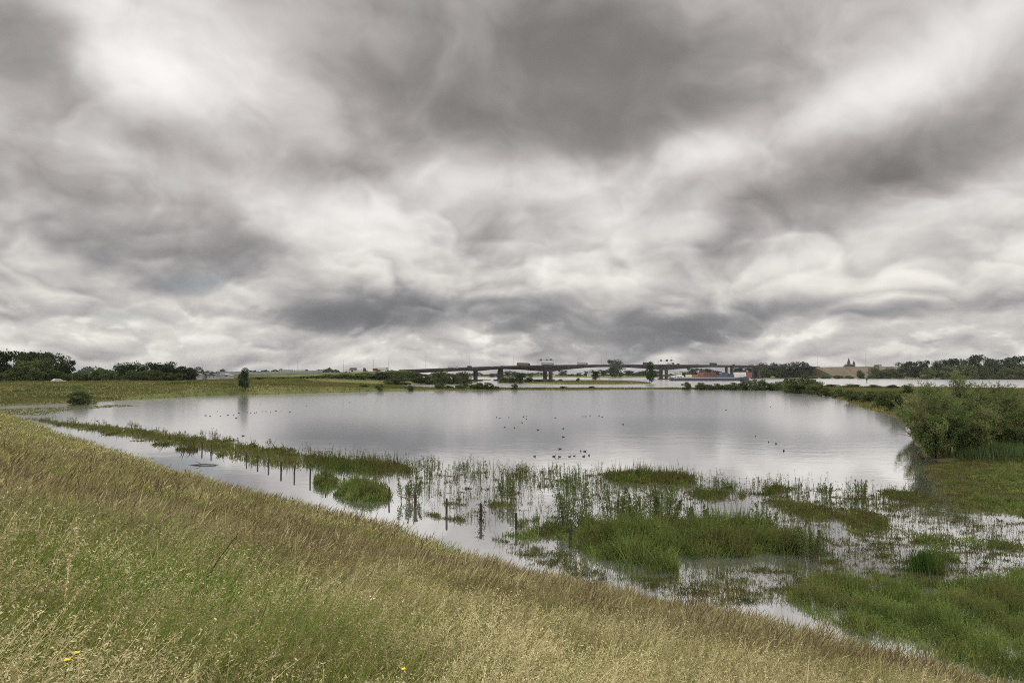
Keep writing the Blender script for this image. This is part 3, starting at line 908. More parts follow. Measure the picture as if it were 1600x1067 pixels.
mat_patch('floating_mat', 'bright green floating mat below the blue-green reeds at the right edge', [(1500, 742), (1560, 725), (1640, 722), (1800, 725), (1800, 775), (1640, 778), (1560, 770)], .26, 170, M_LUSH, .04, .8, .04, holes=.4, mean=.55, cat='floating plants')
mat_patch('weed_bed', 'taller bright green weed tufts along the front edge of the right floating mat', [(1490, 782), (1560, 778), (1640, 785), (1800, 788), (1800, 812), (1640, 812), (1560, 800), (1505, 796)], .34, 200, M_LUSH, .04, .6, .1, holes=.45, mean=.55, stuff=True)
mat_patch('weed_bed', 'thin weed bed in the glaring water at the far right between the mats', [(1410, 832), (1460, 838), (1540, 838), (1600, 842), (1700, 850), (1700, 868), (1600, 866), (1530, 858), (1470, 856), (1415, 848)], .24, 230, M_LUSH, .035, .5, .1, holes=.72, mean=.45, stuff=True)
mat_patch('weed_bed', 'loose green weed bed around the upright rushes at the right', [(1420, 872), (1450, 860), (1500, 866), (1512, 882), (1490, 896), (1440, 900)], .34, 330, M_LUSH, .03, .5, .08, holes=.5, mean=.45)
mat_patch('marsh_meadow', 'lush low green marsh meadow filling the bottom right corner beyond the straw grass',
          [(1222, 938), (1240, 908), (1290, 897), (1330, 895), (1390, 903), (1440, 905), (1500, 908), (1560, 893), (1620, 886), (1800, 890), (1800, 1120), (1550, 1060), (1400, 1012), (1300, 980)], .40, 520, M_LUSH, .024, .8, .07, holes=.30, mean=.5, cat='marsh plants')
mat_patch('weed_bed', 'pale thin grass growing in the water just beyond the dike grass', [(1020, 915), (1100, 905), (1180, 905), (1225, 915), (1225, 950), (1130, 945)], .34, 110, M_SWARD, .02, .5, .1, holes=.5, mean=.7)
mat_patch('weed_bed', 'pale half-drowned grass in the water beneath the near willow edge', [(780, 860), (840, 858), (890, 870), (960, 895), (950, 905), (860, 885)], .34, 110, M_SWARD, .02, .5, .1, holes=.5, mean=.6, stuff=True)
mat_patch('floating_mat', 'dull green scum and weed floating in the far left corner of the pond', [(-60, 641), (60, 637), (130, 634), (190, 632), (220, 634), (120, 640), (90, 646), (60, 650), (0, 648)], .07, 12, M_WEED, .16, 1.2, .0, holes=.45, mean=.65, cat='floating plants')

scatter_stalks('flooded_stalks', 'dark thin weed stalks standing scattered in the flood water', [
    ([(60, 655), (200, 666), (320, 680), (470, 704), (470, 716), (330, 700), (200, 680), (80, 664)], 380, .3, .95, .045, 3),
    ([(470, 706), (560, 714), (660, 722), (760, 730), (760, 752), (660, 748), (560, 740), (480, 728)], 700, .4, .95, .028, 4),
    ([(620, 740), (760, 735), (880, 738), (890, 800), (760, 792), (640, 770)], 420, .3, .9, .020, 2.5),
    ([(660, 770), (760, 780), (870, 800), (870, 850), (760, 835), (680, 805)], 200, .25, .6, .016, 2),
    ([(780, 732), (900, 736), (960, 745), (960, 765), (860, 760), (790, 750)], 420, .45, 1.0, .028, 4),
    ([(880, 745), (1090, 752), (1090, 810), (890, 805)], 500, .4, 1.1, .022, 4),
    ([(1080, 750), (1200, 755), (1360, 762), (1480, 778), (1480, 800), (1360, 790), (1200, 778), (1080, 775)], 750, .35, .95, .024, 4),
    ([(1200, 790), (1420, 800), (1600, 815), (1700, 845), (1600, 850), (1400, 835), (1260, 830)], 800, .25, .6, .017, 3),
    ([(1260, 840), (1420, 845), (1600, 870), (1600, 900), (1440, 900), (1280, 895)], 520, .2, .55, .014, 3),
    ([(960, 900), (1060, 895), (1260, 890), (1250, 935), (1100, 940)], 500, .2, .5, .012, 2),
    ([(780, 845), (870, 860), (960, 895), (950, 920), (850, 885)], 260, .2, .45, .012, 2),
    ([(1220, 800), (1280, 830), (1290, 870), (1270, 880), (1262, 840)], 160, .4, 1.0, .016, 3),
], M_WEED)


def shoot_bush(name, label, px, py, h, spread, n, nl, mat=M_WILLOW, lw=.05, cat='shrub', group=None, lean=.25, y_obj=None):
    """several upright willow shoots from one stool: stems and leaves"""
    b = P(px, py)
    root = thing(name, label, cat, (b.x, b.y, 0), 0, group)
    mb = MB(); C = []; va = []
    for i in range(n):
        a = random.uniform(0, 6.28); r = spread * math.sqrt(random.random()) * .45
        p0 = Vector((r * math.cos(a), r * math.sin(a), -.1)); H = h * random.uniform(.6, 1.0)
        ln = Vector((math.cos(a), math.sin(a), 0)) * random.uniform(.05, lean) + Vector((random.uniform(-.06, .06), random.uniform(-.06, .06), 0))
        pts = [p0 + Vector((0, 0, H * t)) + ln * H * t ** 1.5 + Vector((random.uniform(-.02, .02), random.uniform(-.02, .02), 0)) * H for t in (0, .33, .66, 1)]
        mb.tube(pts, [.016, .013, .009, .003], 5)
        for j in range(nl):
            t = random.uniform(.15, 1) ** .8 * 3; k = min(int(t), 2); q = pts[k].lerp(pts[k + 1], t - k)
            s_ = .13 * (1.25 - t / 3) * h / 2
            C.append((q.x + random.gauss(0, s_), q.y + random.gauss(0, s_), q.z + random.gauss(0, s_ * .8))); va.append(random.gauss(.45, .2))
    mb.build('stem', M_TWIG, root)
    C = np.array(C); V, Fq = leaves(C, lw * RNG.uniform(.7, 1.5, len(C)), .36, .6)
    link('foliage', np_mesh('foliage', V, Fq, mat, {'var': np.repeat(np.clip(va, 0, 1), 4)}), root)
    return root


for px, py, h, sp, n, nl, lab in [
    (641, 782, 1.45, 1.0, 9, 60, 'tall thin willow shoots standing in open water behind the fence posts'),
    (792, 782, 1.35, .9, 8, 60, 'tall willow shoots behind the small flat olive weed bed'),
    (897, 822, 2.25, 1.1, 12, 90, 'tallest leafy willow shoots at the left end of the big reed island'),
    (960, 818, 1.9, .7, 6, 70, 'slender willow shoots on the back edge of the reed island, second from its left end'),
    (996, 820, 1.85, .9, 8, 70, 'willow shoots with gaps of bright water near the middle back of the reed island'),
    (1038, 822, 1.95, .9, 12, 90, 'dense green willow shoots rising from the centre of the reed island'),
    (1090, 818, .95, .8, 6, 50, 'short pinkish willow shoots right of centre on the reed island'),
    (1196, 826, 1.25, .8, 6, 40, 'forked thin willow shoots at the right part of the reed island'),
    (1265, 868, 1.15, .7, 9, 60, 'bushy willow shoots in the water at the right tip of the reed island'),
    (1290, 775, .9, .5, 5, 30, 'dark upright shoots at the pond edge beyond the curving rusty weed bed'),
    (1345, 772, .95, .5, 5, 30, 'dark upright shoots in open water left of the broken rusty weed strip'),
]:
    shoot_bush('willow_shoots', lab, px, py, h, sp * 1.3, n + 4, int(nl * 2.3), lw=.085)

# drowned weeds breaking the surface in small broken drifts
def drifts():
    parts = []
    for poly_px, cnt, r0, r1, hh, w in [
        ([(620, 740), (880, 735), (1100, 755), (1100, 800), (880, 810), (700, 800)], 120, .08, .30, .16, .03),
        ([(1060, 760), (1420, 765), (1500, 790), (1600, 815), (1700, 850), (1400, 850), (1250, 820), (1180, 785)], 200, .10, .45, .14, .026),
        ([(1270, 840), (1420, 845), (1700, 850), (1700, 900), (1440, 905), (1280, 900)], 260, .07, .35, .14, .02),
        ([(960, 905), (1060, 900), (1270, 880), (1240, 940), (1100, 950)], 190, .05, .26, .15, .016),
        ([(760, 835), (880, 865), (960, 905), (940, 925), (850, 890)], 90, .05, .24, .15, .016),
        ([(90, 660), (470, 705), (480, 722), (330, 712), (200, 688)], 60, .2, .8, .35, .08),
    ]:
        c = pts_in(pp(poly_px), cnt); rad = r0 + (r1 - r0) * RNG.uniform(0, 1, cnt) ** 2.2
        k = (rad ** 2 * 900 * (.03 / w) + 14).astype(int); i = np.repeat(np.arange(cnt), k); n = len(i)
        a = RNG.uniform(0, 6.28, n); q = rad[i] * RNG.uniform(0, 1, n) ** .6
        ang = RNG.uniform(-.5, .5, cnt)[i]; ex = q * np.cos(a) * 1.8; ey = q * np.sin(a) * .7
        x = c[i, 0] + ex * np.cos(ang) - ey * np.sin(ang); y = c[i, 1] + ex * np.sin(ang) + ey * np.cos(ang)
        H = hh * RNG.uniform(.3, 1.2, cnt)[i] * RNG.uniform(.4, 1.3, n); H = np.where(RNG.uniform(0, 1, n) < .06, H * 2.6, H)
        V, Fq, t, _ = blades(np.stack([x, y, np.full(n, -.03)], 1), H, w * RNG.uniform(.5, 1.3, n), RNG.uniform(0, 6.28, n), RNG.uniform(0, .7, n), RNG.uniform(.4, 1.6, n), 2, [.8, 1, .2])
        va = np.clip(RNG.uniform(.1, .7, cnt)[i] + RNG.normal(0, .15, n), 0, 1)
        parts.append((V, Fq, np.repeat(va, 6)))
    V, Fq, A = join(parts)
    tag(link('drowned_weeds', np_mesh('drowned_weeds', V, Fq, M_RUSTY, {'var': A})), 'small broken drifts of olive and rusty weed in the shallow flood water', kind='stuff')


drifts()

# upright rushes and the blue-green reeds
def rush(name, label, px, py, w_, d_, h, n, mat, bw):
    b = P(px, py); x = RNG.normal(0, w_, n); y = RNG.normal(0, d_, n)
    V, Fq, t, _ = blades(np.stack([x, y, np.full(n, -.05)], 1), h * RNG.uniform(.6, 1.1, n), bw * RNG.uniform(.6, 1.3, n), RNG.uniform(0, 6.28, n), RNG.uniform(0, .12, n), RNG.uniform(.05, .55, n), 3)
    return tag(link(name, np_mesh(name, V, Fq, mat, {'var': np.repeat(np.clip(RNG.normal(.45, .2, n), 0, 1), 8)}), loc=(b.x, b.y, 0)), label, 'rushes')


M_RUSH = leafy('rush_blade', [(.03, .06, .014), (.055, .10, .022), (.09, .14, .035)], trans=.3, objvar=0)
M_REED = leafy('reed_blade', [(.05, .085, .03), (.09, .135, .05), (.15, .185, .075)], trans=.3, objvar=0)
rush('rush_clump', 'upright dark green rush clump standing in water near the right edge', 1442, 893, .26, .22, .85, 420, M_RUSH, .022)
rush('reed_bed', 'blue-green reeds below the willow thicket at the right edge of the frame', 1570, 716, 1.6, 1.2, 1.35, 2200, M_REED, .045)
rush('reed_bed', 'paler reeds left of the blue-green reeds at the foot of the willow thicket', 1518, 718, .6, .5, .9, 900, M_REED, .04)


# ------------------------------------------------------------------ trees and shrubs
TREE_SETS = {}


def crown_mesh(name, kind, seed, N_, leaf, mat):
    """a crown of many leaf clumps, unit height, about unit width: lobes at uneven places, gaps between them"""
    g = np.random.default_rng(seed)
    if kind == 'round':   lob = [(g.normal(0, .22), g.normal(0, .22), g.uniform(.12, .86), g.uniform(.09, .19)) for _ in range(46)]
    elif kind == 'tall':  lob = [(g.normal(0, .18), g.normal(0, .18), g.uniform(.08, .92), g.uniform(.085, .17)) for _ in range(48)]
    elif kind == 'bush':
        lob = []
        for _ in range(26):
            a = g.uniform(0, 6.28); r = .42 * math.sqrt(g.uniform(0, 1)); lob.append((r * math.cos(a), r * math.sin(a), g.uniform(.05, .92) * (1 - 1.5 * r * r * 1.6), g.uniform(.12, .2)))
    elif kind == 'oval':  lob = [(g.normal(0, .13), g.normal(0, .13), g.uniform(.24, .9), g.uniform(.13, .22)) for _ in range(20)]
    else:                 lob = [(g.normal(0, .22), g.normal(0, .22), g.uniform(.25, .95), g.uniform(.08, .16)) for _ in range(26)]
    lob = np.array(lob); i = g.integers(0, len(lob), N_)
    d = g.normal(0, 1, (N_, 3)); d /= np.linalg.norm(d, axis=1)[:, None]
    rr = lob[i, 3] * g.uniform(.45, 1.08, N_) ** .6
    C = lob[i, :3] + d * rr[:, None] * np.array([1.15, 1.15, .8])
    C[:, 2] = np.abs(C[:, 2])
    # a few sprays stick out
    k = int(N_ * .05); C[:k] += d[:k] * g.uniform(.02, .08, (k, 1))
    V, Fq = leaves(C, leaf * g.uniform(.6, 1.5, N_), .6, .1, g)
    lv = g.uniform(0, 1, len(lob))
    var = np.clip(.35 + .35 * (lv[i] - .5) + g.normal(0, .16, N_), 0, 1)
    return np_mesh(name, V, Fq, mat, {'var': np.repeat(var, 4)})


def trunk_mesh(seed, limbs=7, bush=False):
    r = random.Random(seed); mb = MB()
    if bush:
        for _ in range(7):
            a = r.uniform(0, 6.28); mb.tube([(0, 0, -.03), (.12 * math.cos(a), .12 * math.sin(a), .25), (.3 * math.cos(a), .3 * math.sin(a), .62)], [.018, .013, .004], 6)
    else:
        top = Vector((r.uniform(-.04, .04), r.uniform(-.04, .04), .78))
        mb.tube([(0, 0, -.03), (0.005, 0, .15), (top.x * .4, top.y * .4, .42), top], [.032, .024, .016, .004], 8)
        for _ in range(limbs):
            a = r.uniform(0, 6.28); z = r.uniform(.2, .55); q = r.uniform(.15, .32)
            mb.tube([(0, 0, z), (q * .5 * math.cos(a), q * .5 * math.sin(a), z + .1), (q * math.cos(a), q * math.sin(a), z + r.uniform(.16, .3))], [.012, .008, .003], 6)
    return mb


M_TREE = leafy('tree_leaf', [(.024, .036, .018), (.044, .064, .028), (.078, .098, .042)], trans=.22, objvar=.28)
M_SHRUB = leafy('shrub_leaf', [(.035, .055, .02), (.07, .092, .033), (.115, .13, .05), (.16, .15, .07)], trans=.28, objvar=.25)
M_BARK = plain('tree_bark', (.085, .07, .055), .9, .3, 6)

PROTO = {}
for kind, cnt in (('round', 3), ('tall', 3), ('bush', 4), ('oval', 1), ('airy', 2)):
    for q in range(cnt):
        tm = trunk_mesh(100 + q * 7 + len(kind), bush=kind == 'bush')
        me = bpy.data.meshes.new('trunk'); me.from_pydata([tuple(v) for v in tm.v], [], tm.f); me.materials.append(M_BARK)
        PROTO[(kind, q)] = (crown_mesh('crown', kind, 31 + 13 * q + len(kind), 5200, .050 if kind != 'bush' else .058, M_SHRUB if kind == 'bush' else M_TREE), me)


def tree(name, label, cat, px, Z, top_py, wpx, kind='round', z0=None, group=None, q=None, base_py=None):
    """tree standing at bearing px, distance Z; its top reaches top_py, its width is wpx (photo measures turned into metres)"""
    x = Q(px, Z)
    if z0 is None: z0 = max(0.0, float(height(np.array([x]), np.array([float(Z)]))[0]))
    H = max(1.0, Q(px, Z, top_py).z - z0)
    W = wpx * Z / F
    cnt = {'round': 3, 'tall': 3, 'bush': 4, 'oval': 1, 'airy': 2}[kind]
    q = random.randrange(cnt) if q is None else q
    root = thing(name, label, cat, (x, Z, z0 - .1), 0, group)
    sw = W / {'round': .92, 'tall': .80, 'bush': 1.0, 'oval': .72, 'airy': 1.0}[kind]
    rz = random.uniform(0, 6.28)
    sz = H * {'round': 1.03, 'tall': 1.0, 'bush': 1.16, 'oval': 1.02, 'airy': 1.0}[kind]
    for nm, me in (('trunk' if kind != 'bush' else 'stems', PROTO[(kind, q)][1]), ('crown', PROTO[(kind, q)][0])):
        c = link(nm, me, root); c.scale = (sw, sw, sz); c.rotation_euler = (0, 0, rz)
        if nm in ('trunk', 'stems'): c.scale = (min(sw, sz), min(sw, sz), sz)
    return root


T = []
ordn = ['first', 'second', 'third', 'fourth', 'fifth', 'sixth', 'seventh', 'eighth', 'ninth', 'tenth', 'eleventh', 'twelfth', 'thirteenth', 'fourteenth', 'fifteenth', 'sixteenth', 'seventeenth', 'eighteenth', 'nineteenth', 'twentieth']


def row(name, cat, items, fmt, group, kind='round'):
    for i, it in enumerate(items):
        px, Z, top, w = it[:4]; k = it[4] if len(it) > 4 else kind
        tree(name, fmt.format(ordn[i]), cat, px, Z, top, w, k, group=group)


row('broadleaf_tree', 'tree', [(-22, 300, 550, 50), (8, 300, 548, 42), (36, 305, 549, 42), (62, 300, 550, 40), (84, 298, 552, 36), (101, 295, 563, 28, 'airy')],
    '{} tall dark tree from the left in the big grove at the left edge', 'dark trees of the left grove', 'tall')
tree('pale_bush', 'rounded lighter olive bush in front of the dark left grove', 'shrub', 54, 272, 559, 52, 'bush', group='bushes before the left grove')
tree('pale_bush', 'low green bush left of the rounded olive bush before the left grove', 'shrub', 28, 270, 574, 40, 'bush', group='bushes before the left grove')
tree('pale_bush', 'lowest green bush at the extreme left edge before the grove', 'shrub', 2, 270, 583, 26, 'bush', group='bushes before the left grove')
tree('pale_bush', 'dark bush at the right foot of the left grove', 'shrub', 92, 275, 578, 40, 'bush', group='bushes before the left grove')
row('broadleaf_tree', 'tree', [(122, 330, 583, 26), (138, 330, 581, 26), (155, 325, 575, 28), (172, 325, 578, 26), (186, 330, 577, 22)],
    '{} tree from the left in the low tree row between the two groves', 'low trees between the groves', 'bush')
row('broadleaf_tree', 'tree', [(197, 310, 565, 36), (218, 315, 569, 30), (236, 312, 565, 32), (255, 308, 564, 34), (275, 312, 573, 28), (292, 310, 571, 28), (301, 315, 581, 16)],
    '{} tree from the left in the middle grove on the far bank', 'trees of the middle grove', 'round')
row('pale_bush', 'shrub', [(210, 285, 579, 36), (228, 283, 579, 34), (268, 285, 581, 40), (245, 290, 577, 30)],
    '{} lighter bush from the left at the foot of the middle grove', 'bushes at the foot of the middle grove', 'bush')
row('distant_tree', 'tree', [(313, 600, 583, 14), (328, 640, 580, 18), (347, 640, 577, 18), (362, 650, 581, 22), (392, 660, 578, 20), (412, 660, 579, 26), (428, 655, 577, 14), (441, 655, 576, 14), (462, 660, 580, 22), (485, 660, 581, 20)],
    '{} far tree from the left behind the grey noise barrier', 'far trees behind the noise barrier', 'bush')
tree('lone_tree', 'single narrow dark tree at the far pond edge with its reflection below', 'tree', 380, 222, 576, 16, 'oval')
tree('bush', 'rounded dark bush at the waterline on the left far bank', 'shrub', 128, 151, 609, 38, 'bush')
tree('bush', 'dark bush at the left foot of the hedge beyond the lone tree', 'shrub', 402, 330, 589, 18, 'bush')

hedge = [(415, 420, 591, 30), (440, 430, 590, 34), (465, 420, 588, 34), (485, 430, 587, 34), (500, 415, 586, 34), (520, 430, 584, 34), (540, 425, 584, 36), (560, 430, 583, 36), (580, 440, 582, 36),
         (600, 440, 580, 34), (618, 450, 579, 32), (634, 455, 578, 28), (648, 460, 581, 28), (625, 430, 588, 34), (660, 455, 583, 24)]
row('bush', 'shrub', hedge, '{} bush from the left in the thick green scrub below the left bridge end', 'scrub below the left bridge end', 'bush')
row('bush', 'shrub', [(680, 465, 581, 22), (692, 465, 579, 20), (704, 470, 583, 20), (716, 470, 581, 20), (728, 470, 581, 18), (674, 455, 588, 20), (650, 450, 589, 22), (610, 425, 592, 26)],
    '{} bush from the left in the brown-green thicket under the bridge beside its first pier', 'thicket under the bridge', 'bush')

row('bush', 'shrub', [(568, 268, 600.5, 14), (593, 268, 599.5, 13), (640, 272, 602, 12), (687, 285, 597.5, 16), (700, 288, 602, 16), (722, 288, 599, 24), (742, 288, 600, 16), (750, 288, 597.5, 18), (763, 288, 597, 18), (775, 288, 603, 14), (804, 290, 599, 10), (880, 292, 603, 12), (925, 296, 604, 14)],
    '{} low bush from the left on the narrow green spit behind the pond', 'low bushes on the spit', 'bush')
row('bush', 'shrub', [(1072, 292, 596.5, 14), (1094, 292, 597, 16), (1108, 290, 600, 16), (1122, 290, 599, 16), (1136, 290, 599.5, 16), (1150, 288, 597, 18), (1163, 288, 593, 14), (1176, 286, 592, 16), (1190, 286, 593, 18), (1204, 284, 598, 18), (1216, 280, 595, 16)],
    '{} bush from the left in the hedge on the spit in front of the barge', 'hedge on the spit', 'bush')
row('bush', 'shrub', [(1234, 262, 590, 22), (1250, 240, 588, 30), (1262, 235, 592, 26), (1238, 245, 598, 28), (1276, 225, 596, 28), (1272, 262, 592, 20), (1300, 310, 600, 22), (1330, 300, 600, 34), (1365, 290, 600.5, 24), (1395, 280, 601, 20), (1418, 200, 600, 20)],
    '{} bush from the left at the right end of the spit where the bank turns', 'bushes at the end of the spit', 'bush')
row('bush', 'shrub', [(1290, 205, 606, 22), (1312, 190, 607, 24), (1334, 160, 609, 26), (1358, 150, 610, 30), (1382, 130, 611, 34), (1400, 118, 613, 38)],
    '{} rounded bush from the left along the water edge of the right bank', 'bushes along the right bank', 'bush')

# islands and far river bank
row('bush', 'shrub', [(788, 520, 589, 16), (800, 510, 588, 16), (813, 500, 581, 17, 'tall'), (826, 510, 589, 14), (842, 520, 592, 18), (858, 520, 593, 14), (903, 560, 590, 6), (875, 570, 592, 8)],
    '{} bush from the left on the river island under the bridge', 'bushes on the river island', 'bush')
tree('island_tree', 'small dark tree on the river island left of the big round tree', 'tree', 930, 600, 577, 13, 'round')
tree('island_tree', 'narrow dark tree on a trunk at the right tip of the river island', 'tree', 1015, 478, 566.5, 14, 'oval')
tree('big_round_tree', 'big round dark tree rising above the bridge deck on the far bank', 'tree', 961, 1340, 561, 26, 'round', z0=1.2)
row('distant_tree', 'tree', [(769, 1600, 583, 10), (778, 1600, 583, 8), (793, 1600, 579, 10), (803, 1600, 580, 8), (829, 1600, 582, 8), (879, 1900, 578, 12), (893, 1900, 584, 14), (905, 1850, 582, 10), (917, 1650, 579, 10), (943, 1600, 577, 14), (982, 1600, 578, 16), (995, 1700, 582, 16), (1004, 1700, 579, 14)],
    '{} small distant tree from the left seen under the bridge on the far bank', 'distant trees under the bridge', 'round')
row('distant_tree', 'tree', [(1024, 1500, 578, 14), (1066, 1500, 580, 16), (1082, 1500, 574, 14), (1095, 1500, 575, 12), (1106, 1500, 575, 12), (1118, 1480, 578, 14), (1150, 1400, 573, 14), (1160, 1400, 571, 14), (1172, 1380, 574, 14)],
    '{} distant dark tree from the left behind the container barge', 'distant trees behind the barge', 'round')
row('broadleaf_tree', 'tree', [(1180, 1200, 569, 18), (1191, 1200, 566, 18), (1203, 1200, 568, 18), (1215, 1200, 566, 19), (1228, 1200, 567, 18), (1240, 1200, 568, 18), (1252, 1180, 564, 22), (1264, 1175, 570, 16), (1196, 1170, 574, 22, 'bush'), (1222, 1160, 574, 24, 'bush'), (1248, 1160, 575, 24, 'bush')],
    '{} dark tree from the left in the clump hiding the right end of the bridge', 'trees at the right bridge end', 'round')
row('bush', 'shrub', [(1270, 1040, 586, 16), (1290, 1040, 585, 16), (1310, 1040, 586, 14), (1326, 1020, 586.5, 14), (1345, 1030, 578, 12), (1366, 1010, 573, 18), (1378, 1015, 577, 14), (1390, 1010, 575, 16), (1402, 1010, 576, 16)],
    '{} bush from the left at the foot of the brown embankment', 'bushes below the brown embankment', 'bush')
row('broadleaf_tree', 'tree', [(1417, 980, 564, 20), (1430, 980, 563, 18), (1442, 985, 563, 16, 'airy')],
    '{} tree from the left in the dark group left of the long tall wood', 'dark tree group before the wood', 'round')
row('broadleaf_tree', 'tree', [(1462, 960, 564, 20), (1476, 960, 561, 20), (1492, 950, 560, 22), (1508, 950, 561, 20), (1520, 950, 555, 18), (1530, 945, 554, 18), (1545, 945, 559, 20), (1560, 950, 561, 20), (1576, 940, 557, 20), (1592, 940, 556, 20), (1608, 940, 555, 22), (1626, 940, 556, 24)],
    '{} tall tree from the left in the long wood at the right edge', 'trees of the right wood', 'tall')
row('pale_bush', 'shrub', [(1450, 930, 574, 20), (1484, 925, 572, 26), (1512, 925, 570, 28), (1540, 925, 573, 28), (1568, 925, 574, 28), (1592, 925, 572, 26)],
    '{} paler misty tree from the left in front of the right wood', 'paler trees before the right wood', 'bush')
row('distant_tree', 'tree', [(-120 + 0, 700, 578, 60), (1262, 1700, 572.5, 12), (1280, 1700, 573, 10), (1352, 1700, 573, 16), (1369, 1700, 570, 20), (1395, 1700, 572, 14)],
    '{} distant treetop from the left on the skyline above the brown embankment', 'skyline trees above the embankment', 'bush')


# the near willow thicket at the right edge
def thicket_bush(label, px, py, h, w, n, seed, mean=.45):
    h *= 1.14; n = int(n * 1.7)
    b = P(px, py); root = thing('willow_bush', label, 'shrub', (b.x, b.y, 0), 0, 'willow bushes of the right thicket')
    g = np.random.default_rng(seed); r = random.Random(seed)
    mb = MB(); C = []; va = []
    nst = 46
    for i in range(nst):
        a = r.uniform(0, 6.28); rad = w * .5 * math.sqrt(r.random()); H = h * (1 - .34 * (rad / (w * .5)) ** 2) * r.uniform(.55, 1.05)
        e = Vector((rad * math.cos(a), rad * math.sin(a), H)); mid = Vector((e.x * .45, e.y * .45, H * .55)); p0 = Vector((e.x * .15, e.y * .15, -.1))
        mb.tube([p0, mid, e], [.035, .02, .006], 5)
        base = r.gauss(mean, .19)
        k = n // nst
        t = g.uniform(.12, 1.03, k); t2 = t[:, None]
        q = (1 - t2) ** 2 * np.array(p0) + 2 * (1 - t2) * t2 * np.array(mid * 1.0) + t2 ** 2 * np.array(e)
        # side sprays
        ns = 9; sa = g.uniform(0, 6.28, ns); stt = g.uniform(.2, .95, ns); j = g.integers(0, ns, k); u = g.uniform(0, 1, k)
        sp_ = np.stack([np.cos(sa), np.sin(sa), np.full(ns, .55)], 1) * (w * .16)
        near_ = g.uniform(0, 1, k) < .75
        ts = stt[j][:, None]
        q2 = (1 - ts) ** 2 * np.array(p0) + 2 * (1 - ts) * ts * np.array(mid) + ts ** 2 * np.array(e) + sp_[j] * u[:, None]
        q = np.where(near_[:, None], q2, q) + g.normal(0, .10, (k, 3))
        C.append(q); va.append(np.clip(base + g.normal(0, .15, k), 0, 1))
    mb.build('stems', M_TWIG, root)
    C = np.concatenate(C); C[:, 2] = np.abs(C[:, 2]); va = np.concatenate(va)
    V, Fq = leaves(C, g.uniform(.08, .19, len(C)), .5, .5, g)
    link('foliage', np_mesh('foliage', V, Fq, M_WILLOW, {'var': np.repeat(va, 4)}), root)


thicket_bush('front left willow bush of the thicket, overhanging the pond', 1462, 716, 4.9, 5.2, 20000, 1, .40)
thicket_bush('front middle willow bush of the thicket with the palest leaves', 1512, 713, 4.6, 4.8, 20000, 2, .55)
thicket_bush('front right willow bush of the thicket cut by the frame', 1585, 708, 4.3, 5.2, 20000, 3, .42)
thicket_bush('back left willow bush of the thicket beside the right bank', 1438, 682, 4.9, 5.0, 16000, 4, .5)
thicket_bush('tallest back willow bush of the thicket whose twigs cross the river', 1490, 684, 6.25, 6.5, 18000, 5, .5)
thicket_bush('back right willow bush of the thicket at the frame edge', 1570, 686, 5.3, 6.5, 18000, 6, .45)
thicket_bush('outermost willow bush of the thicket just inside the right frame edge', 1640, 700, 4.8, 5.5, 12000, 7, .45)

# bare snag reaching over the water from the thicket
sn = P(1418, 700)
mb = MB()
mb.tube([(1.3, 0, -.1), (.5, 0, .9), (-.3, .1, 1.7), (-.8, .1, 2.2)], [.05, .035, .02, .008], 6)
mb.tube([(.4, 0, 1.0), (-.4, .1, 1.2), (-1.1, .2, 1.25)], [.03, .018, .006], 6)
mb.tube([(-.1, .1, 1.5), (-.3, .1, 2.2), (-.35, .2, 2.7)], [.018, .012, .005], 6)
tag(mb.build('dead_branch', M_TWIG, loc=(sn.x, sn.y, 0)), 'bare dead branch reaching over the pond from the willow thicket', 'branch')


# far-off woods along the horizon, one soft mass
def far_wood():
    n = 70000; px = RNG.uniform(-160, 1760, n)
    Z = 2300 + 260 * RNG.uniform(-1, 1, n) + 200 * wob(px, 0 * px, 300, 30)
    Z = np.where(px < 620, 1500 + 120 * RNG.uniform(-1, 1, n), Z)
    hh = np.clip(9 + 6.5 * wob(px, 0 * px + 5, 60, 31) + 4 * wob(px, 0 * px, 17, 32) + 2 * wob(px, 0 * px, 6, 33), 3.5, 24)
    hh = np.where(px < 620, hh * .9 + 2.5, hh)
    z = 1 + hh * RNG.uniform(0, 1, n) ** .7
    C = np.stack([(px - 800) / F * Z, Z, z], 1)
    V, Fq = leaves(C, RNG.uniform(1.6, 4.2, n), .7, 0)
    tag(link('far_wood', np_mesh('far_wood', V, Fq, M_TREE, {'var': np.repeat(np.clip(RNG.normal(.5, .2, n), 0, 1), 4)})), 'dark far-off woods along the whole horizon', 'woods', kind='stuff')


far_wood()

# ------------------------------------------------------------------ built things
def emb(name, label, line, top, slope, mat, below=1.5):
    """earth bank with a flat top along a surveyed line (x, y, height)"""
    mb_v, fs = [], []
    n = len(line)
    for i, (x, y, h) in enumerate(line):
        a = Vector(line[max(i - 1, 0)][:2]); b = Vector(line[min(i + 1, n - 1)][:2]); d = (b - a).normalized(); nn = Vector((d.y, -d.x))
        for off, z in ((top + (h + below) * slope, -below), (top + h * slope * .5, h * .5), (top, h), (-top, h), (-top - (h + below) * slope, -below)):
            mb_v.append((x + nn.x * off, y + nn.y * off, z))
    for i in range(n - 1):
        for j in range(4):
            a = i * 5 + j; fs.append((a, a + 1, a + 6, a + 5))
    m_ = MB(); m_.add(mb_v, fs)
    m_.add([mb_v[j] for j in range(5)], [(0, 1, 2, 3, 4)]); m_.add([mb_v[(n - 1) * 5 + j] for j in range(5)], [(0, 1, 2, 3, 4)])
    o = m_.build(name, mat)
    return tag(o, label, kind='structure')


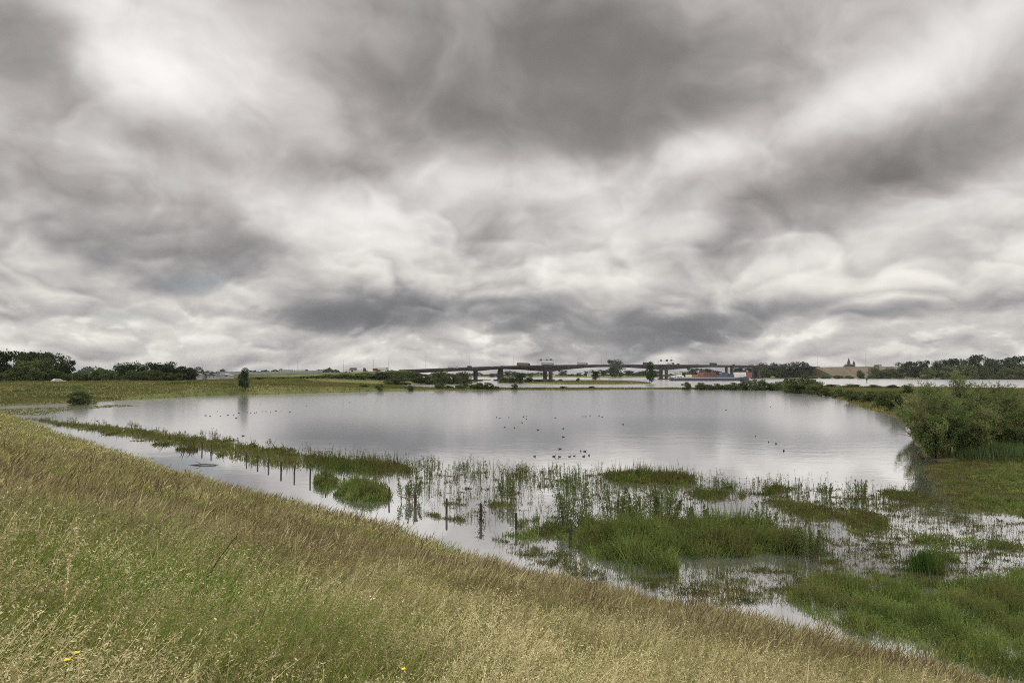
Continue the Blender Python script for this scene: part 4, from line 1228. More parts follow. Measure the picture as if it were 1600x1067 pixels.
M_EMB = plain('embankment_grass', (.10, .115, .045), .95, .35, .08, spec=.05)
M_BROWN = plain('dry_embankment', (.125, .10, .07), .95, .28, .05, spec=.05)
M_CONC = plain('bridge_concrete', (.034, .031, .030), .85, .2, .25)
M_PIER = plain('pier_concrete', (.062, .056, .052), .85, .2, .3)
M_STEEL = plain('galvanised_steel', (.30, .31, .32), .5, .1, 1, metal=.6)
M_GREYP = plain('grey_panel', (.22, .235, .25), .5, .12, .4)
M_DARK = plain('dark_paint', (.02, .02, .022), .4, .2, 2)
M_TYRE = plain('tyre_rubber', (.02, .02, .02), .8, .2, 4)
M_GLASS = plain('window_glass', (.03, .035, .04), .1, .1, 1, spec=.8)


def paint(name, col): return plain(name, col, .4, .06, 1.5, spec=.5)


PAINT = {k: paint(k + '_paint', c) for k, c in dict(white=(.5, .5, .49), grey=(.28, .285, .29), brown=(.12, .09, .075), blue=(.03, .045, .095), red=(.095, .028, .026),
         navy=(.04, .05, .09), silver=(.30, .30, .30), black=(.025, .025, .028), orange=(.19, .09, .035), rust=(.17, .05, .035), green=(.05, .13, .07), cream=(.5, .46, .36)).items()}

# motorway line: left bank, bridge, right bank
ROAD = [(-700, 560, 6.0), (-420, 575, 5.6), (Q(340, 590), 590, 6.0), (Q(420, 595), 595, 6.7), (Q(500, 600), 600, 7.9), (Q(580, 610), 610, 9.2), (Q(640, 620), 620, 10.2)]
emb('left_embankment', 'green motorway embankment at the left bridge end', ROAD, 13, 2.0, M_EMB)
BX0, BX1 = Q(640, 620), Q(1262, 1190)


def bridge_at(px):
    k = (px - 800) / (F * (math.cos(PITCH) - math.tan(0) * 0))
    k = Q(px, 1.0)
    t = (k * 620 - BX0) / ((BX1 - BX0) - k * 570)
    Z = 620 + 570 * t
    top = np.interp(px, [640, 690, 743, 800, 855, 950, 1035, 1140, 1262], [579.2, 577.2, 575.0, 573.0, 571.6, 570.8, 570.8, 571.6, 573.6])
    return Vector((k * Z, Z, Q(px, Z, top).z))


bdir = (Vector((BX1, 1190)) - Vector((BX0, 620))).normalized(); bang = math.atan2(bdir.y, bdir.x); bn = Vector((bdir.y, -bdir.x))   # bn points to the camera side
WID = 13.0


def bridge():
    root = thing('motorway_bridge', 'long dark concrete motorway bridge crossing the river on piers', 'bridge', (0, 0, 0))
    stations = list(np.linspace(636, 1266, 106))
    piers = [743, 782, 856, 1037, 1139, 1181]
    def depth(px):
        d = 2.0
        for p, a, w in ((743, 1.0, 26), (856, 4.2, 75), (1037, 4.2, 75)):
            d += a * max(0, 1 - abs(px - p) / w) ** 1.6
        return d
    r, pr, pr2 = [], [], []
    for px in stations:
        c = bridge_at(px); d = depth(px); n = Vector((bn.x, bn.y, 0))
        sec = [(WID, -.05), (WID, -.75), (WID * .62, -1.05), (WID * .5, -d), (-WID * .5, -d), (-WID * .62, -1.05), (-WID, -.75), (-WID, -.05)]
        r.append([c + n * a + Vector((0, 0, b)) for a, b in sec])
        for lst, s_ in ((pr, 1), (pr2, -1)):
            lst.append([c + n * s_ * (WID - q) + Vector((0, 0, z)) for q, z in ((-.12, -.30), (-.12, .95), (.2, .95), (.2, -.05))])
    MB().rings(r).build('deck', M_CONC, root)
    MB().rings(pr).build('parapet', M_CONC, root)
    MB().rings(pr2).build('parapet', M_CONC, root)
    for p in piers:
        c = bridge_at(p); n = Vector((bn.x, bn.y, 0)); d = depth(p); t = Vector((bdir.x, bdir.y, 0))
        zt = c.z - d + .05
        pe = MB()
        w = {743: 1.4, 782: 1.7, 856: 1.4, 1037: 1.7, 1139: 1.2, 1181: 1.2}[p]
        offs = (0,) if p in (743, 782) else (-4.2, 4.2)
        for o_ in offs:
            b = c + n * o_
            f = 1.7 if p == 782 else 1.0
            pe.rings([[Vector((b.x, b.y, z)) + t * w * k * sx + n * 1.6 * sy for sx, sy in ((-1, -1), (1, -1), (1, 1), (-1, 1))] for z, k in ((-2, f), (zt - 3, f), (zt - 1.2, 1.0), (zt, 1.25))])
        pe.box((c.x, c.y, -.1), (6.5, 15, 3.2), .3, bang)
        pe.build('pier', M_PIER, root)
    return root


bridge()
emb('right_embankment', 'brown dry-grass motorway embankment right of the bridge', [(bridge_at(1262).x, 1190, bridge_at(1262).z - .4), (Q(1340, 1300), 1300, Q(1340, 1300, 572.8).z), (Q(1450, 1400), 1400, Q(1450, 1400, 573.5).z), (Q(1700, 1500), 1500, Q(1700, 1500, 575).z), (Q(2000, 1600), 1600, 12)], 13, 2.2, M_BROWN)

# grey noise barrier on the left embankment
root = thing('noise_barrier', 'long grey noise barrier along the motorway on the left embankment', 'barrier', (0, 0, 0))
bl = [(px, np.interp(px, [340, 420, 500], [590, 595, 600]) - 12.5) for px in np.arange(344, 512, 8)]
for i in range(len(bl) - 1):
    a = Vector((Q(*bl[i]), bl[i][1])); b = Vector((Q(*bl[i + 1]), bl[i + 1][1])); m_ = (a + b) / 2; z = float(np.interp(m_.x, [p[0] for p in ROAD], [p[2] for p in ROAD]))
    L_ = (b - a).length; an = math.atan2(b.y - a.y, b.x - a.x); hb = 2.6 if bl[i][0] < 390 else 2.0
    MB().box((m_.x, m_.y, z + hb / 2 - .4), (L_ - .25, .14, hb + .8), 0, an).build('barrier_panel', M_GREYP, root)
    MB().box((a.x, a.y, z + hb / 2), (.24, .26, hb + .3), 0, an).build('post', M_STEEL, root)


def road_at(px):
    if px >= 640: return bridge_at(px), bang
    pts = [(340, 590), (420, 595), (500, 600), (580, 610), (640, 620)]
    Z = float(np.interp(px, [p[0] for p in pts], [p[1] for p in pts])); x = Q(px, Z)
    z = float(np.interp(x, [p[0] for p in ROAD], [p[2] for p in ROAD]))
    return Vector((x, Z, z)), .12


# ---- vehicles
def lorry(label, px, col, cab, L_=13.6, lane=6, group='lorries on the motorway', h=2.75, box=True, flip=False):
    p, a = road_at(px); n = Vector((math.sin(a), -math.cos(a), 0)); p = p + n * lane
    root = thing('lorry', label, 'lorry', p, a + (PI if flip else 0), group)
    if box: MB().box((-1.5, 0, 1.15 + h / 2), (L_, 2.5, h), .06).build('trailer', PAINT[col], root)
    else:
        MB().box((-1.5, 0, 1.3), (L_, 2.5, .35), .03).build('trailer', PAINT['grey'], root)
        MB().box((-3.4, 0, 2.5), (6.0, 2.44, 2.0), .05).build('cargo', PAINT[col], root)
    MB().box((-1.5, 0, .95), (L_ - .6, 1.1, .35)).build('chassis', M_DARK, root)
    x = L_ / 2 - 1.5 + 1.6
    c = MB(); c.rings([[(x - 1.2, s * y, z) for s, y, z in ((-1, 1.2, .6), (1, 1.2, .6), (1, 1.15, 3.5), (-1, 1.15, 3.5))], [(x + .7, s * y, z) for s, y, z in ((-1, 1.2, .6), (1, 1.2, .6), (1, 1.1, 3.2), (-1, 1.1, 3.2))], [(x + 1.15, s * y, z) for s, y, z in ((-1, 1.15, .6), (1, 1.15, .6), (1, 1.1, 1.9), (-1, 1.1, 1.9))]])
    cb = c.build('cab', PAINT[cab], root)
    MB().box((x + .3, 0, 2.45), (.9, 2.36, .7), .05).build('window', M_GLASS, cb)
    for xx in (-1.5 - L_ / 2 + 1.4, -1.5 - L_ / 2 + 2.7, -1.5 - L_ / 2 + 4.0, x - .9, x + .5):
        m_ = MB(); m_.wheel((xx, -1.05, .5), .5, .3); m_.wheel((xx, 1.05, .5), .5, .3); m_.box((xx, 0, .5), (.12, 2.0, .12)); m_.build('wheel', M_TYRE, root)
    return root


def car(label, px=None, col='grey', lane=6, loc=None, a=None, van=False, group='cars and vans on the motorway', flip=False):
    if loc is None:
        p, a = road_at(px); p = p + Vector((math.sin(a), -math.cos(a), 0)) * lane
    else: p = Vector(loc)
    root = thing('van' if van else 'car', label, 'van' if van else 'car', p, a + (PI if flip else 0), group)
    prof = [(-2.2, .3), (-2.25, .85), (-1.9, .95), (-1.3, 1.42), (.3, 1.45), (1.0, .98), (2.05, .82), (2.2, .35)] if not van else [(-2.7, .3), (-2.75, 2.3), (-2.5, 2.45), (1.3, 2.4), (2.0, 1.35), (2.65, 1.1), (2.75, .4)]
    MB().rings([[(x, y, z) for x, z in prof] for y in (-.88, -.84, .84, .88)]).build('body', PAINT[col], root)
    MB().box((-.45 if not van else 1.35, 0, 1.2 if not van else 1.8), (1.6 if not van else .7, 1.80, .28 if not van else .5), .05).build('window', M_GLASS, root)
    for xx in (-1.35, 1.35):
        m_ = MB(); m_.wheel((xx, -.8, .33), .33, .22); m_.wheel((xx, .8, .33), .33, .22); m_.box((xx, 0, .33), (.1, 1.5, .1)); m_.build('wheel', M_TYRE, root)
    return root


lorry('dark brown box lorry on the bridge, left of the pair of central piers', 812, 'brown', 'black', 14.5)
lorry('long pale grey lorry on the bridge directly above the central pier', 850, 'silver', 'grey', 15)
lorry('light grey lorry on the bridge right of the central pier', 904, 'silver', 'grey', 13.6)
lorry('blue lorry on the bridge just left of the dark tree on the island tip', 1005, 'blue', 'navy', 12)
lorry('flatbed lorry with a white and red load under the blue road sign', 1042, 'white', 'red', 12, box=False)
lorry('dark lorry on the bridge above the left end of the barge containers', 1109, 'black', 'black', 13.6)
lorry('white lorry near the left end of the bridge deck', 702, 'white', 'white', 8, h=2.2)
lorry('dark low lorry on the left embankment right of the noise barrier', 559, 'brown', 'black', 13, box=False)
lorry('white lorry on the left approach to the bridge beside the red van', 597, 'white', 'silver', 9, h=2.3)
lorry('grey lorry above the noise barrier on the left embankment', 452, 'grey', 'white', 9, lane=2, h=2.4)
lorry('white lorry above the right part of the noise barrier', 473, 'white', 'black', 8, lane=2, h=2.4)
car('black car on the bridge near its left end beside a lamp mast', 681, 'black')
car('dark van on the bridge between the left end and the first pier', 728, 'black', van=True)
car('dark car at the crown of the bridge left of the blue lorry', 983, 'grey')
car('black van right of the blue road sign on the bridge', 1054, 'black', van=True)
car('grey van on the bridge above the barge wheelhouse', 1084, 'grey', van=True)
car('dark van on the bridge above the coloured containers', 1141, 'black', van=True)
car('grey van on the bridge over the barge bow', 1168, 'grey', van=True)
car('dark van close to the right end of the bridge', 1189, 'black', van=True)
car('pale van on the bridge beside the trees at its right end', 1212, 'silver', van=True)
car('dark van on the left embankment at the end of the noise barrier', 504, 'black', van=True)
car('white van on the left embankment between noise barrier and low lorry', 545, 'white', van=True)
car('silver car on the left embankment behind the low lorry', 572, 'silver')
car('red van on the left approach to the bridge', 588, 'red', van=True)
car('dark car on the left embankment in the middle of the noise barrier', 430, 'black', lane=2, van=True)
car('grey car on the bridge between the two central pier groups', 936, 'grey')
car('silver car on the bridge just right of the first pier', 765, 'silver')
car('dark car on the bridge between the first and second pier', 778, 'black')
p = Q(92, 243); car('white car on the levee road in front of the left grove', loc=(p, 243, float(height(np.array([p]), np.array([243.]))[0]) - .35), a=.9, col='white', group=None)


# ---- lamp masts, gantry signs
def lamp(label, px, H=12, far=-11.5, name='lamp_mast'):
    p, a = road_at(px); p = p + Vector((math.sin(a), -math.cos(a), 0)) * -far * -1
    root = thing(name, label, 'street lamp', p, a, 'lamp masts along the motorway')
    MB().tube([(0, 0, 0), (0, 0, H * .6), (0, 0, H)], [.16, .12, .08], 8).build('pole', M_STEEL, root)
    MB().tube([(0, 0, H), (0, 1.1, H + .15)], .05, 6).build('arm', M_STEEL, root)
    MB().box((0, 1.4, H + .12), (.35, .9, .16), .03).build('lamp_head', M_GREYP, root)
    return root


for i, px in enumerate([447, 461, 534, 582, 606, 677, 745, 814, 882, 952, 985, 1018, 1061, 1088, 1117, 1154, 1185, 1217, 1236, 1250]):
    lamp('{} thin lamp mast from the left along the motorway and bridge'.format(ordn[i]), px, 12.0 if px > 640 else 11, far=-11.8)
for i, (px, Z, top) in enumerate([(1278, 1210, 557), (1353, 1310, 553), (1424, 1370, 552)]):
    x = Q(px, Z); z0 = Q(px, Z, 573).z - .5
    root = thing('lamp_mast', '{} lamp mast from the left on the brown embankment'.format(ordn[i]), 'street lamp', (x, Z, z0), 0, 'lamp masts on the brown embankment')
    H = Q(px, Z, top).z - z0
    MB().tube([(0, 0, 0), (0, 0, H)], [.2, .1], 8).build('pole', M_STEEL, root); MB().box((.3, 0, H), (1.4, .4, .18), .03).build('lamp_head', M_GREYP, root)


def gantry(label, px, panels):
    p, a = road_at(px)
    root = thing('overhead_sign', label, 'road sign', p, a + PI / 2, 'sign gantries over the motorway')
    for s in (-1, 1): MB().box((s * 12.4, 0, 3.1), (.3, .3, 6.6), .03).build('post', M_STEEL, root)
    MB().box((0, 0, 6.3), (24.4, .35, .35), .03).build('beam', M_STEEL, root)
    for x, w, h, c in panels:
        q = MB().box((x, -.3, 6.5), (w * .62, .2, h * .58), .03).build('sign_panel', PAINT[c], root)
    return root


gantry('dark sign gantry on the bridge above the central pier', 852, [(-8, 4.5, 3.4, 'black'), (-2, 4, 2.8, 'black'), (7, 5, 3.4, 'black')])
gantry('sign gantry with a blue panel on the bridge above the right pier group', 1041, [(-8, 5, 3.2, 'navy'), (-1, 6, 4.4, 'blue'), (8, 5, 3.6, 'navy')])
gantry('sign gantry with several dark panels at the right bridge end', 1248, [(-9, 4, 4.2, 'black'), (-3.5, 4, 4.2, 'black'), (2.5, 4, 4.2, 'black'), (8.5, 4, 4.2, 'black')])

# ---- container barge
def barge():
    Zb = 705; x0, x1 = Q(1046, Zb), Q(1171, Zb); Lb = x1 - x0; cx = (x0 + x1) / 2; a = .06
    root = thing('container_barge', 'long dark container barge on the river, bow right, white wheelhouse left', 'barge', (cx, Zb, 0), a)
    rings = []
    for t, w, z in ((0, .55, 3.3), (.02, .85, 3.1), (.06, 1, 2.7), (.80, 1, 2.7), (.86, 1, 3.3), (.94, .9, 4.2), (.985, .5, 4.7), (1.0, .08, 4.9)):
        x = (t - .5) * Lb; W = 5.6 * w
        rings.append([(x, -W, z), (x, -W, .6), (x, -W * .85, -.6), (x, W * .85, -.6), (x, W, .6), (x, W, z)])
    h = MB().rings(rings).build('hull', plain('hull_paint', (.028, .032, .04), .5, .2, .4), root)
    MB().box((-.02 * Lb, 0, 3.1), (.76 * Lb, 10.2, .9), .1).build('coaming', PAINT['grey'], root)
    m_ = MB().box((-.5 * Lb + 7.5, 0, 4.0), (11, 8.6, 2.6), .15).build('deckhouse', PAINT['white'], root)
    w = MB().box((-.5 * Lb + 9.5, 0, 6.9), (5.0, 5.4, 3.4), .25).build('wheelhouse', PAINT['white'], root)
    MB().box((-.5 * Lb + 9.5, 0, 7.3), (5.08, 5.48, 1.2), .2).build('window', M_GLASS, w)
    MB().box((-.5 * Lb + 9.5, 0, 8.8), (5.8, 6.2, .25), .05).build('roof', PAINT['white'], w)
    for k in range(3): MB().box((-.5 * Lb + 4.2 + 3 * k, -4.31, 4.2), (1.5, .06, .9)).build('window', M_GLASS, m_)
    rl = MB()
    for k in range(9):
        t = .84 + .15 * k / 8; x = (t - .5) * Lb; W = 5.4 * float(np.interp(t, [.8, .86, .94, .985, 1], [1, 1, .9, .5, .1])); z = float(np.interp(t, [.8, .86, .94, .985, 1], [2.7, 3.3, 4.2, 4.7, 4.9]))
        for s in (-1, 1):
            rl.tube([(x, s * W, z - .1), (x, s * W, z + 1.2)], .08, 5)
            if k < 8:
                t2 = t + .15 / 8; x2 = (t2 - .5) * Lb; W2 = 5.4 * float(np.interp(t2, [.8, .86, .94, .985, 1], [1, 1, .9, .5, .1])); z2 = float(np.interp(t2, [.8, .86, .94, .985, 1], [2.7, 3.3, 4.2, 4.7, 4.9]))
                rl.tube([(x, s * W, z + 1.2), (x2, s * W2, z2 + 1.2)], .09, 5)
    rl.build('bow_rail', PAINT['white'], root)
    MB().tube([(.43 * Lb, 0, 4.4), (.43 * Lb, 0, 9.5)], [.16, .08], 6).build('mast', PAINT['white'], root)
    cols = [('cream', 1), ('orange', 1), ('rust', 2), ('red', 2), ('red', 2), ('navy', 1), ('blue', 2), ('blue', 1), ('white', 2), ('white', 2), ('rust', 2)]
    names = {'cream': 'cream', 'orange': 'orange', 'rust': 'rusty brown', 'red': 'red', 'navy': 'navy blue', 'blue': 'blue', 'white': 'white'}
    seen = {}
    L_ = 6.06
    for i, (c, st) in enumerate(cols):
        x = -.5 * Lb + 18.5 + i * (L_ + .25)
        for k in range(st):
            z = 3.6 + 2.6 * k
            ox = cx + math.cos(a) * x + math.sin(a) * 2.6; oy = Zb + math.sin(a) * x - math.cos(a) * 2.6
            lev = 'upper' if k else ('lower' if st > 1 else 'single')
            rt = thing('shipping_container', '{} {} cargo container on the barge, {} column from the wheelhouse'.format(lev, names[c], ordn[i]), 'container', (ox, oy, z), a, 'containers on the barge')
            MB().box((0, 0, 1.295), (L_, 2.44, 2.55), .03).build('body', PAINT[c], rt)
            ribs = MB()
            for q in range(14): ribs.box((-2.75 + q * .423, -1.24, 1.3), (.16, .05, 2.3))
            o_ = ribs.build('corrugation', PAINT[c], rt)
            MB().box((3.03, 0, 1.3), (.05, 2.3, 2.35)).build('door', PAINT[c], rt)


barge()

# ---- church, houses, beacon
def church():
    Z = 1750; x = Q(1330, Z); z0 = 1.0
    top1 = Q(1326, Z, 559).z - z0; top2 = Q(1334, Z, 563.5).z - z0; g = Q(1330, Z, 572.5).z - z0
    M = plain('dark_brick', (.06, .055, .06), .9, .15, .3); S = plain('slate', (.035, .04, .05), .7, .15, .3)
    root = thing('church', 'distant dark church with two pointed towers on the right skyline', 'church', (x, Z, z0))
    for dx, tp, w in ((-5.5, top1, 5.5), (7.5, top2, 5)):
        h = g + (tp - g) * .5
        t = MB().box((dx, 0, h / 2), (w, w, h)).build('tower', M, root)
        MB().rings([[(dx + sx * w * .5, sy * w * .5, h) for sx, sy in ((-1, -1), (1, -1), (1, 1), (-1, 1))], [(dx + sx * .2, sy * .2, tp) for sx, sy in ((-1, -1), (1, -1), (1, 1), (-1, 1))]]).build('spire', S, t)
        MB().box((dx, -w / 2 - .05, h - 4), (2.2, .2, 3.6)).build('window', M_GLASS, t)
    MB().box((1, 16, (g + 1) / 2), (11, 30, g + 1)).build('nave', M, root)
    MB().rings([[(1 + sx, y, g + z) for sx, z in ((-6.2, .9), (6.2, .9), (0, 6.5))] for y in (1, 31)]).build('roof', S, root)


church()


def house(label, px, Z, base_py, w, h, wall, roofc, rz=0.0, d=8, gable=True, group=None, cat='house'):
    z0 = Q(px, Z, base_py).z; root = thing('house', label, cat, (Q(px, Z), Z, z0), rz, group)
    MB().box((0, 0, h * .3 - .5), (w, d, h * .6 + 1)).build('wall', PAINT[wall], root)
    hw = w / 2 + .35
    MB().rings([[(-hw, y, h * .6 - .1), (hw, y, h * .6 - .1), (0, y, h)] for y in (-d / 2 - .3, d / 2 + .3)]).build('roof', PAINT[roofc], root)
    for s in (-1, 1): MB().box((s * w * .25, -d / 2 - .04, h * .32), (w * .16, .1, h * .18)).build('window', M_GLASS, root)
    return root


house('small white gabled house on the far bank seen under the bridge', 921, 1640, 587.5, 12, 9, 'white', 'silver')
house('pale house row end just right of the middle grove', 308, 420, 591, 7, 3.4, 'grey', 'brown', .2, group=None)
house('pale grey low building between the middle grove and the noise barrier', 322, 430, 591, 6, 3.4, 'silver', 'black', .1)
house('white low building left of the noise barrier', 334, 425, 590.7, 5, 2.9, 'silver', 'black', .1)
house('long pale greenhouse-like shed beside the noise barrier', 350, 440, 589.5, 10, 2.6, 'silver', 'silver', .1, cat='shed')
house('small white-walled farmhouse far behind the first bridge pier', 862, 1900, 588.3, 18, 9, 'white', 'red', .1)

b = P(1354.5, 597.6); root = thing('river_beacon', 'dark square river beacon on a post in the river at the right', 'beacon', (b.x, b.y, 0))
MB().tube([(0, 0, -2), (0, 0, 2.2)], [.35, .3], 8).build('post', M_DARK, root); MB().box((0, 0, 2.9), (1.9, .4, 1.7), .05).build('board', M_DARK, root)

# ---- fence posts in the flood
M_POST = plain('weathered_post', (.035, .028, .022), .9, .3, 9, bump=.4)
POSTS = [(892.5, 853), (807, 826), (751.5, 814), (697.5, 803), (649, 791), (607, 781), (571, 772), (538, 764), (510, 757), (484.5, 749), (460, 742), (439.5, 736), (420, 729), (402, 724), (385, 719), (330, 707), (316, 703), (302.5, 699)]
for i, (px, py) in enumerate(POSTS):
    b = P(px, py); h = .66 + random.uniform(-.08, .08); r = .05 + random.uniform(-.008, .01)
    if i == 2: h = .78
    lx, ly = random.uniform(-.05, .05), random.uniform(-.05, .05)
    m_ = MB(); m_.tube([(0, 0, -.8), (lx * .4, ly * .4, .1), (lx * .8, ly * .8, h - .03), (lx, ly, h)], [r, r, r * .95, r * .7], 9)
    tag(m_.build('fence_post', M_POST, loc=(b.x, b.y, 0)), 'weathered dark fence post in the flood water, {} from the near right end'.format(ordn[i]), 'fence post', 'fence posts in the flood')
b = P(751.5, 814)
k = 260; zz = RNG.uniform(-.02, .8, k); C = np.stack([RNG.normal(0, .10, k), RNG.normal(0, .10, k), zz], 1)
V, Fq = leaves(C, RNG.uniform(.05, .1, k), .45, .3)
tag(link('climbing_weed', np_mesh('climbing_weed', V, Fq, leafy('dark_weed', [(.02, .025, .012), (.04, .05, .02), (.07, .07, .03)], objvar=0), {'var': np.repeat(RNG.uniform(0, 1, k), 4)}), loc=(b.x, b.y, 0)), 'dark bristly weed grown around the tall fence post', 'plant')

# ---- driftwood by the grass edge
b = P(318, 727)
m_ = MB(); m_.tube([(-1.3, 0, -.04), (-.7, .1, .03), (0, .12, .07), (.7, .05, .05), (1.2, 0, -.04)], [.02, .04, .05, .04, .02], 7); m_.tube([(-.2, .1, .08), (-.5, .15, .22), (-.75, .15, .27)], [.025, .018, .006], 7)
tag(m_.build('driftwood', plain('wet_wood', (.06, .045, .035), .6, .3, 5), loc=(b.x, b.y, 0)), 'dark bent driftwood branch at the water edge beside the dike grass', 'branch')


# ---- water birds
def duck_mesh():
    m_ = MB(); rs = []
    for x, z, ry, rz in ((-.27, .09, .012, .008), (-.22, .075, .05, .03), (-.13, .05, .088, .062), (0, .04, .10, .078), (.10, .05, .088, .074), (.155, .085, .055, .06), (.175, .13, .034, .040), (.185, .165, .032, .030), (.205, .195, .038, .034), (.235, .198, .034, .03), (.262, .19, .018, .016)):
        rs.append([(x + rz * (.5 if .12 < x < .2 else 0) * -math.cos(a), ry * math.sin(a), z + rz * math.cos(a)) for a in np.linspace(0, 2 * PI, 13)[:-1]])
    m_.rings(rs)
    b_ = MB().rings([[(.255, -.014, .188), (.255, .014, .188), (.255, .012, .176), (.255, -.012, .176)], [(.31, -.013, .180), (.31, .013, .180), (.31, .012, .174), (.31, -.012, .174)]])
    return m_, b_


M_DUCK = plain('dark_plumage', (.022, .02, .018), .7, .3, 9); M_BILL = plain('bill', (.35, .28, .12), .5, .1, 9)
dm, bmb = duck_mesh()


def first_duck():
    root = thing('duck', 'x', 'duck', (0, 0, 0)); dm.build('body', M_DUCK, root, smooth=True); bmb.build('bill', M_BILL, root); return root


D0 = first_duck(); used = [False]
z7 = lambda x, y: (740 + x * .3125, 630 + y * .3125)
z2 = lambda x, y: (300 + x * .2, 540 + y * .2)
FL = [
    ('small dark duck in the loose flock in the centre of the pond', 'ducks of the central flock', [z7(*p) for p in [(115, 70), (132, 75), (176, 70), (249, 68), (264, 66), (264, 79), (243, 98), (409, 73), (155, 120), (205, 123), (322, 133)]]),
    ('dark duck in the short far line right of the central flock', 'ducks of the far line', [z7(*p) for p in [(545, 66), (560, 66), (582, 63), (627, 63), (643, 69)]]),
    ('dark duck in the near group swimming just beyond the marsh stalks', 'ducks of the near group', [z7(*p) for p in [(305, 266), (402, 267), (430, 268), (480, 267), (503, 264), (536, 239), (556, 241), (551, 266), (577, 261), (432, 229)]]),
    ('dark duck in the row of four at the right of the pond', 'four ducks at the right', [z7(*p) for p in [(1410, 164), (1475, 195), (1513, 202), (1551, 238)]]),
    ('tiny dark duck in the scattered row at the left around the tree reflection', 'ducks of the left row', [z2(*p) for p in [(105, 546), (142, 550), (198, 515), (222, 549), (280, 543), (325, 541), (345, 566), (368, 527), (430, 523), (460, 525), (490, 527), (505, 522), (550, 515), (578, 515), (613, 521), (655, 511), (697, 513), (765, 519)]]),
]
SOLO = [('lone dark duck between the central flock and the near group, the farther of two', z7(448, 127)), ('lone dark duck between the central flock and the near group, the nearer of two', z7(449, 169)),
        ('lone duck right of the central flock below the far line', z7(747, 106)), ('lone tiny duck far out toward the right spit', z7(1262, 34)), ('lone tiny duck at the far right of the pond', z7(1485, 19)),
        ('lone duck left of centre on the open pond nearest the spit', (407, 632)), ('lone duck left of centre between the spit and the left row', (479, 634)), ('lone duck far out beside the left bushes of the spit', (546, 628.6)),
        ('lone dark bird on the pond close to the left weed strip', (152, 658)), ('dark duck beside the left end of the weed strip stalks', (380, 681))]
for lab, grp, pts in FL:
    for p_ in pts:
        o = D0 if not used[0] else copy_tree(D0); used[0] = True
        q = P(*p_); o.location = (q.x, q.y, 0); o.rotation_euler = (0, 0, random.uniform(0, 6.28)); s = random.uniform(.5, .74); o.scale = (s, s, s)
        o['label'] = lab; o['group'] = grp
for lab, p_ in SOLO:
    o = copy_tree(D0); q = P(*p_); o.location = (q.x, q.y, 0); o.rotation_euler = (0, 0, random.uniform(0, 6.28)); o.scale = (.66, .66, .66); o['label'] = lab
    del o['group']


# ---- flowers and tall stalks in the dike grass
M_YEL = plain('yellow_petal', (.75, .55, .02), .6, .1, 20); M_WHI = plain('white_petal', (.75, .74, .68), .6, .1, 20); M_STEM = plain('flower_stem', (.09, .13, .04), .8, .2, 20)
M_DOCK = plain('dock_seed', (.07, .038, .028), .9, .35, 30)


def flower(name, label, px, py, mat, r, H=.5, petals=5, cluster=1, group=None):
    b = ground_hit(px, py, H); root = thing(name, label, 'flower', b, 0, group)
    MB().tube([(-.06, 0, 0), (-.02, 0, H * .5), (0, 0, H)], [.003, .0025, .002], 5).build('stem', M_STEM, root)
    m_ = MB()
    for c in range(cluster):
        cx_, cy_, cz_ = (random.gauss(0, r * 1.1), random.gauss(0, r * 1.1), random.gauss(0, r * .5)) if cluster > 1 else (0, 0, 0)
        for k in range(petals):
            a = k * 2 * PI / petals; u = Vector((math.cos(a), math.sin(a), .35)); v = Vector((-math.sin(a), math.cos(a), 0)); c0 = Vector((cx_, cy_, H + cz_))
            m_.add([c0, c0 + u * r * .5 + v * r * .42, c0 + u * r, c0 + u * r * .5 - v * r * .42], [(0, 1, 2, 3)])
    m_.build('flower_head', mat, root)


for px, py, lab in [(105, 1031, 'yellow flower at the bottom left, left of a pair'), (120, 1020, 'yellow flower at the bottom left, right of a pair'), (111, 869, 'yellow flower beside a pale drooping grass head at the left'), (147, 862, 'small yellow flower right of the drooping grass head at the left'),
                    (630, 1045, 'yellow flower at the bottom edge near the middle'), (40, 783, 'orange-yellow flower high at the left edge')]:
    flower('yellow_flower', lab, px, py, M_YEL, .017, .46, 5)
for px, py, lab, n in [(33, 762, 'white flower cluster high at the left edge of the grass', 6), (100, 813, 'narrow white flower left of a pair in the green grass', 3), (145, 806, 'white flower cluster right of a pair in the green grass', 5), (115, 831, 'small white flower below the white pair in the green grass', 3), (582, 935, 'small white flower in the middle of the grass slope', 3), (937, 935, 'small white flower at the right of the grass slope', 3)]:
    flower('white_flower', lab, px, py, M_WHI, .014, .5, 5, n)


def dock(label, px, py, H, lean, n=260, mat=None, name='dock_stalk'):
    b = ground_hit(px, py, H * .6); root = thing(name, label, 'plant', b, 0)
    pts = [Vector((lean * t ** 1.4 * H, .1 * t * H, H * t)) for t in (0, .35, .7, 1)]
    MB().tube(pts, [.005, .004, .003, .0015], 6).build('stem', mat or M_DOCK, root)
    t = (.3 + .7 * (np.arange(n) + .5) / n) * 3; i0 = np.clip(t.astype(int), 0, 2); fr = (t - i0)[:, None]; pa = np.array([tuple(p) for p in pts])
    C = pa[i0] * (1 - fr) + pa[i0 + 1] * fr + np.clip(RNG.normal(0, .007, (n, 3)), -.014, .014)
    V, Fq = leaves(C, RNG.uniform(.008, .018, n), .7)
    link('seeds', np_mesh('seeds', V, Fq, mat or M_DOCK), root)


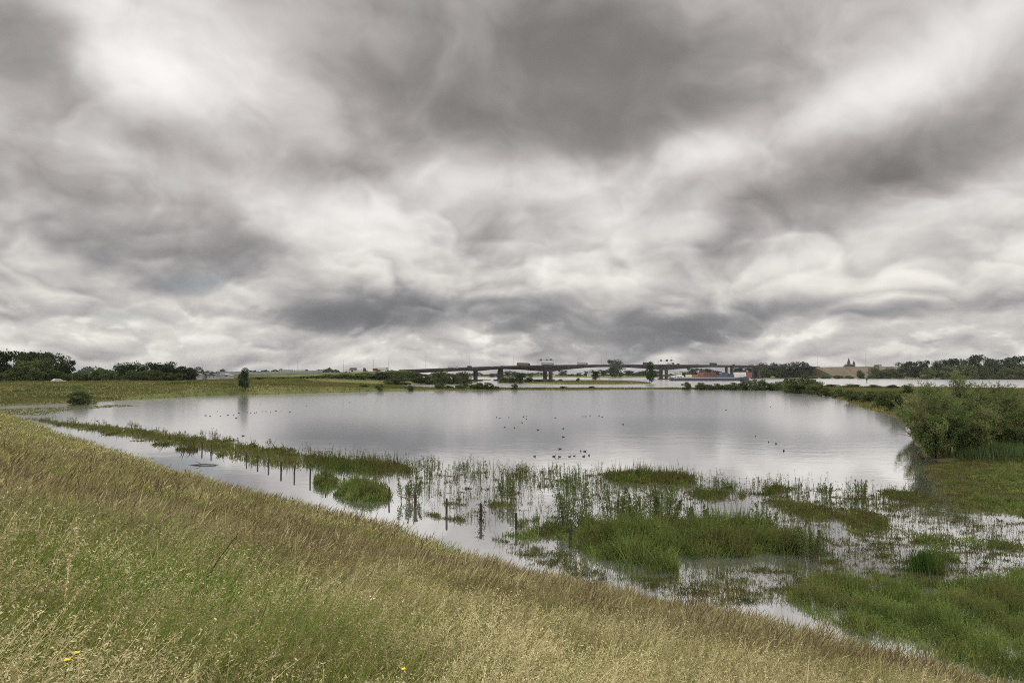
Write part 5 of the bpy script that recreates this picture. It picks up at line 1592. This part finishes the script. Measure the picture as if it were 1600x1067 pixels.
M_PALEH = plain('pale_seed_head', (.62, .52, .33), .9, .2, 30); M_PINKH = plain('pink_seed_head', (.50, .33, .25), .9, .2, 30)
dock('dark brown dock stalk leaning right in the green grass left of centre', 300, 885, .72, .55)
dock('dark reddish stalk at the right of the slope pointing to the water', 990, 960, .66, .5, 160)
dock('dark thin stalk above the drooping heads at the lower middle', 630, 1010, .6, .7, 120)
dock('dark short stalk in the green grass at the upper left', 60, 800, .5, .2, 120)
dock('dark-seeded stalk beside the white flowers at the left', 243, 845, .5, .8, 120)
dock('pale straw-coloured seed spike standing right of the slope centre', 806, 930, .78, .05, 260, M_PALEH, 'pale_grass_head')
dock('pinkish feathery grass head at the left near the yellow flower', 88, 865, .62, -.4, 260, M_PINKH, 'pink_grass_head')
dock('pale slender spike in front of the marsh meadow at the right', 1228, 950, .8, .05, 200, M_PALEH, 'pale_grass_head')
dock('pale curved spike over the marsh meadow near the right edge', 1530, 985, .75, -.15, 200, M_PALEH, 'pale_grass_head')
dock('pale spike, left of two standing over the dark marsh meadow', 1456, 1000, .75, .08, 200, M_PALEH, 'pale_grass_head')
dock('pale spike, right of two standing over the dark marsh meadow', 1474, 1003, .72, .1, 200, M_PALEH, 'pale_grass_head')
dock('white tall spike in the lower left grass', 95, 930, .62, .02, 160, M_PALEH, 'pale_grass_head')


# ---- the damp air
def haze():
    w, x0, x1, y0, y1, z0, z1 = 0, -5500, 5500, -60, 5200, -3.0, 60.0
    o = MB().box(((x0 + x1) / 2, (y0 + y1) / 2, (z0 + z1) / 2), (x1 - x0, y1 - y0, z1 - z0))
    m_, N, L = mat_new('damp_air'); out = N('ShaderNodeOutputMaterial'); v = N('ShaderNodeVolumePrincipled')
    v.inputs['Color'].default_value = (.93, .95, 1.0, 1); v.inputs['Density'].default_value = HAZE; v.inputs['Anisotropy'].default_value = .3
    L(v.outputs[0], out.inputs['Volume'])
    tag(o.build('haze', m_), 'thin damp haze over the flood plain', kind='stuff')


HAZE = .000035
haze()
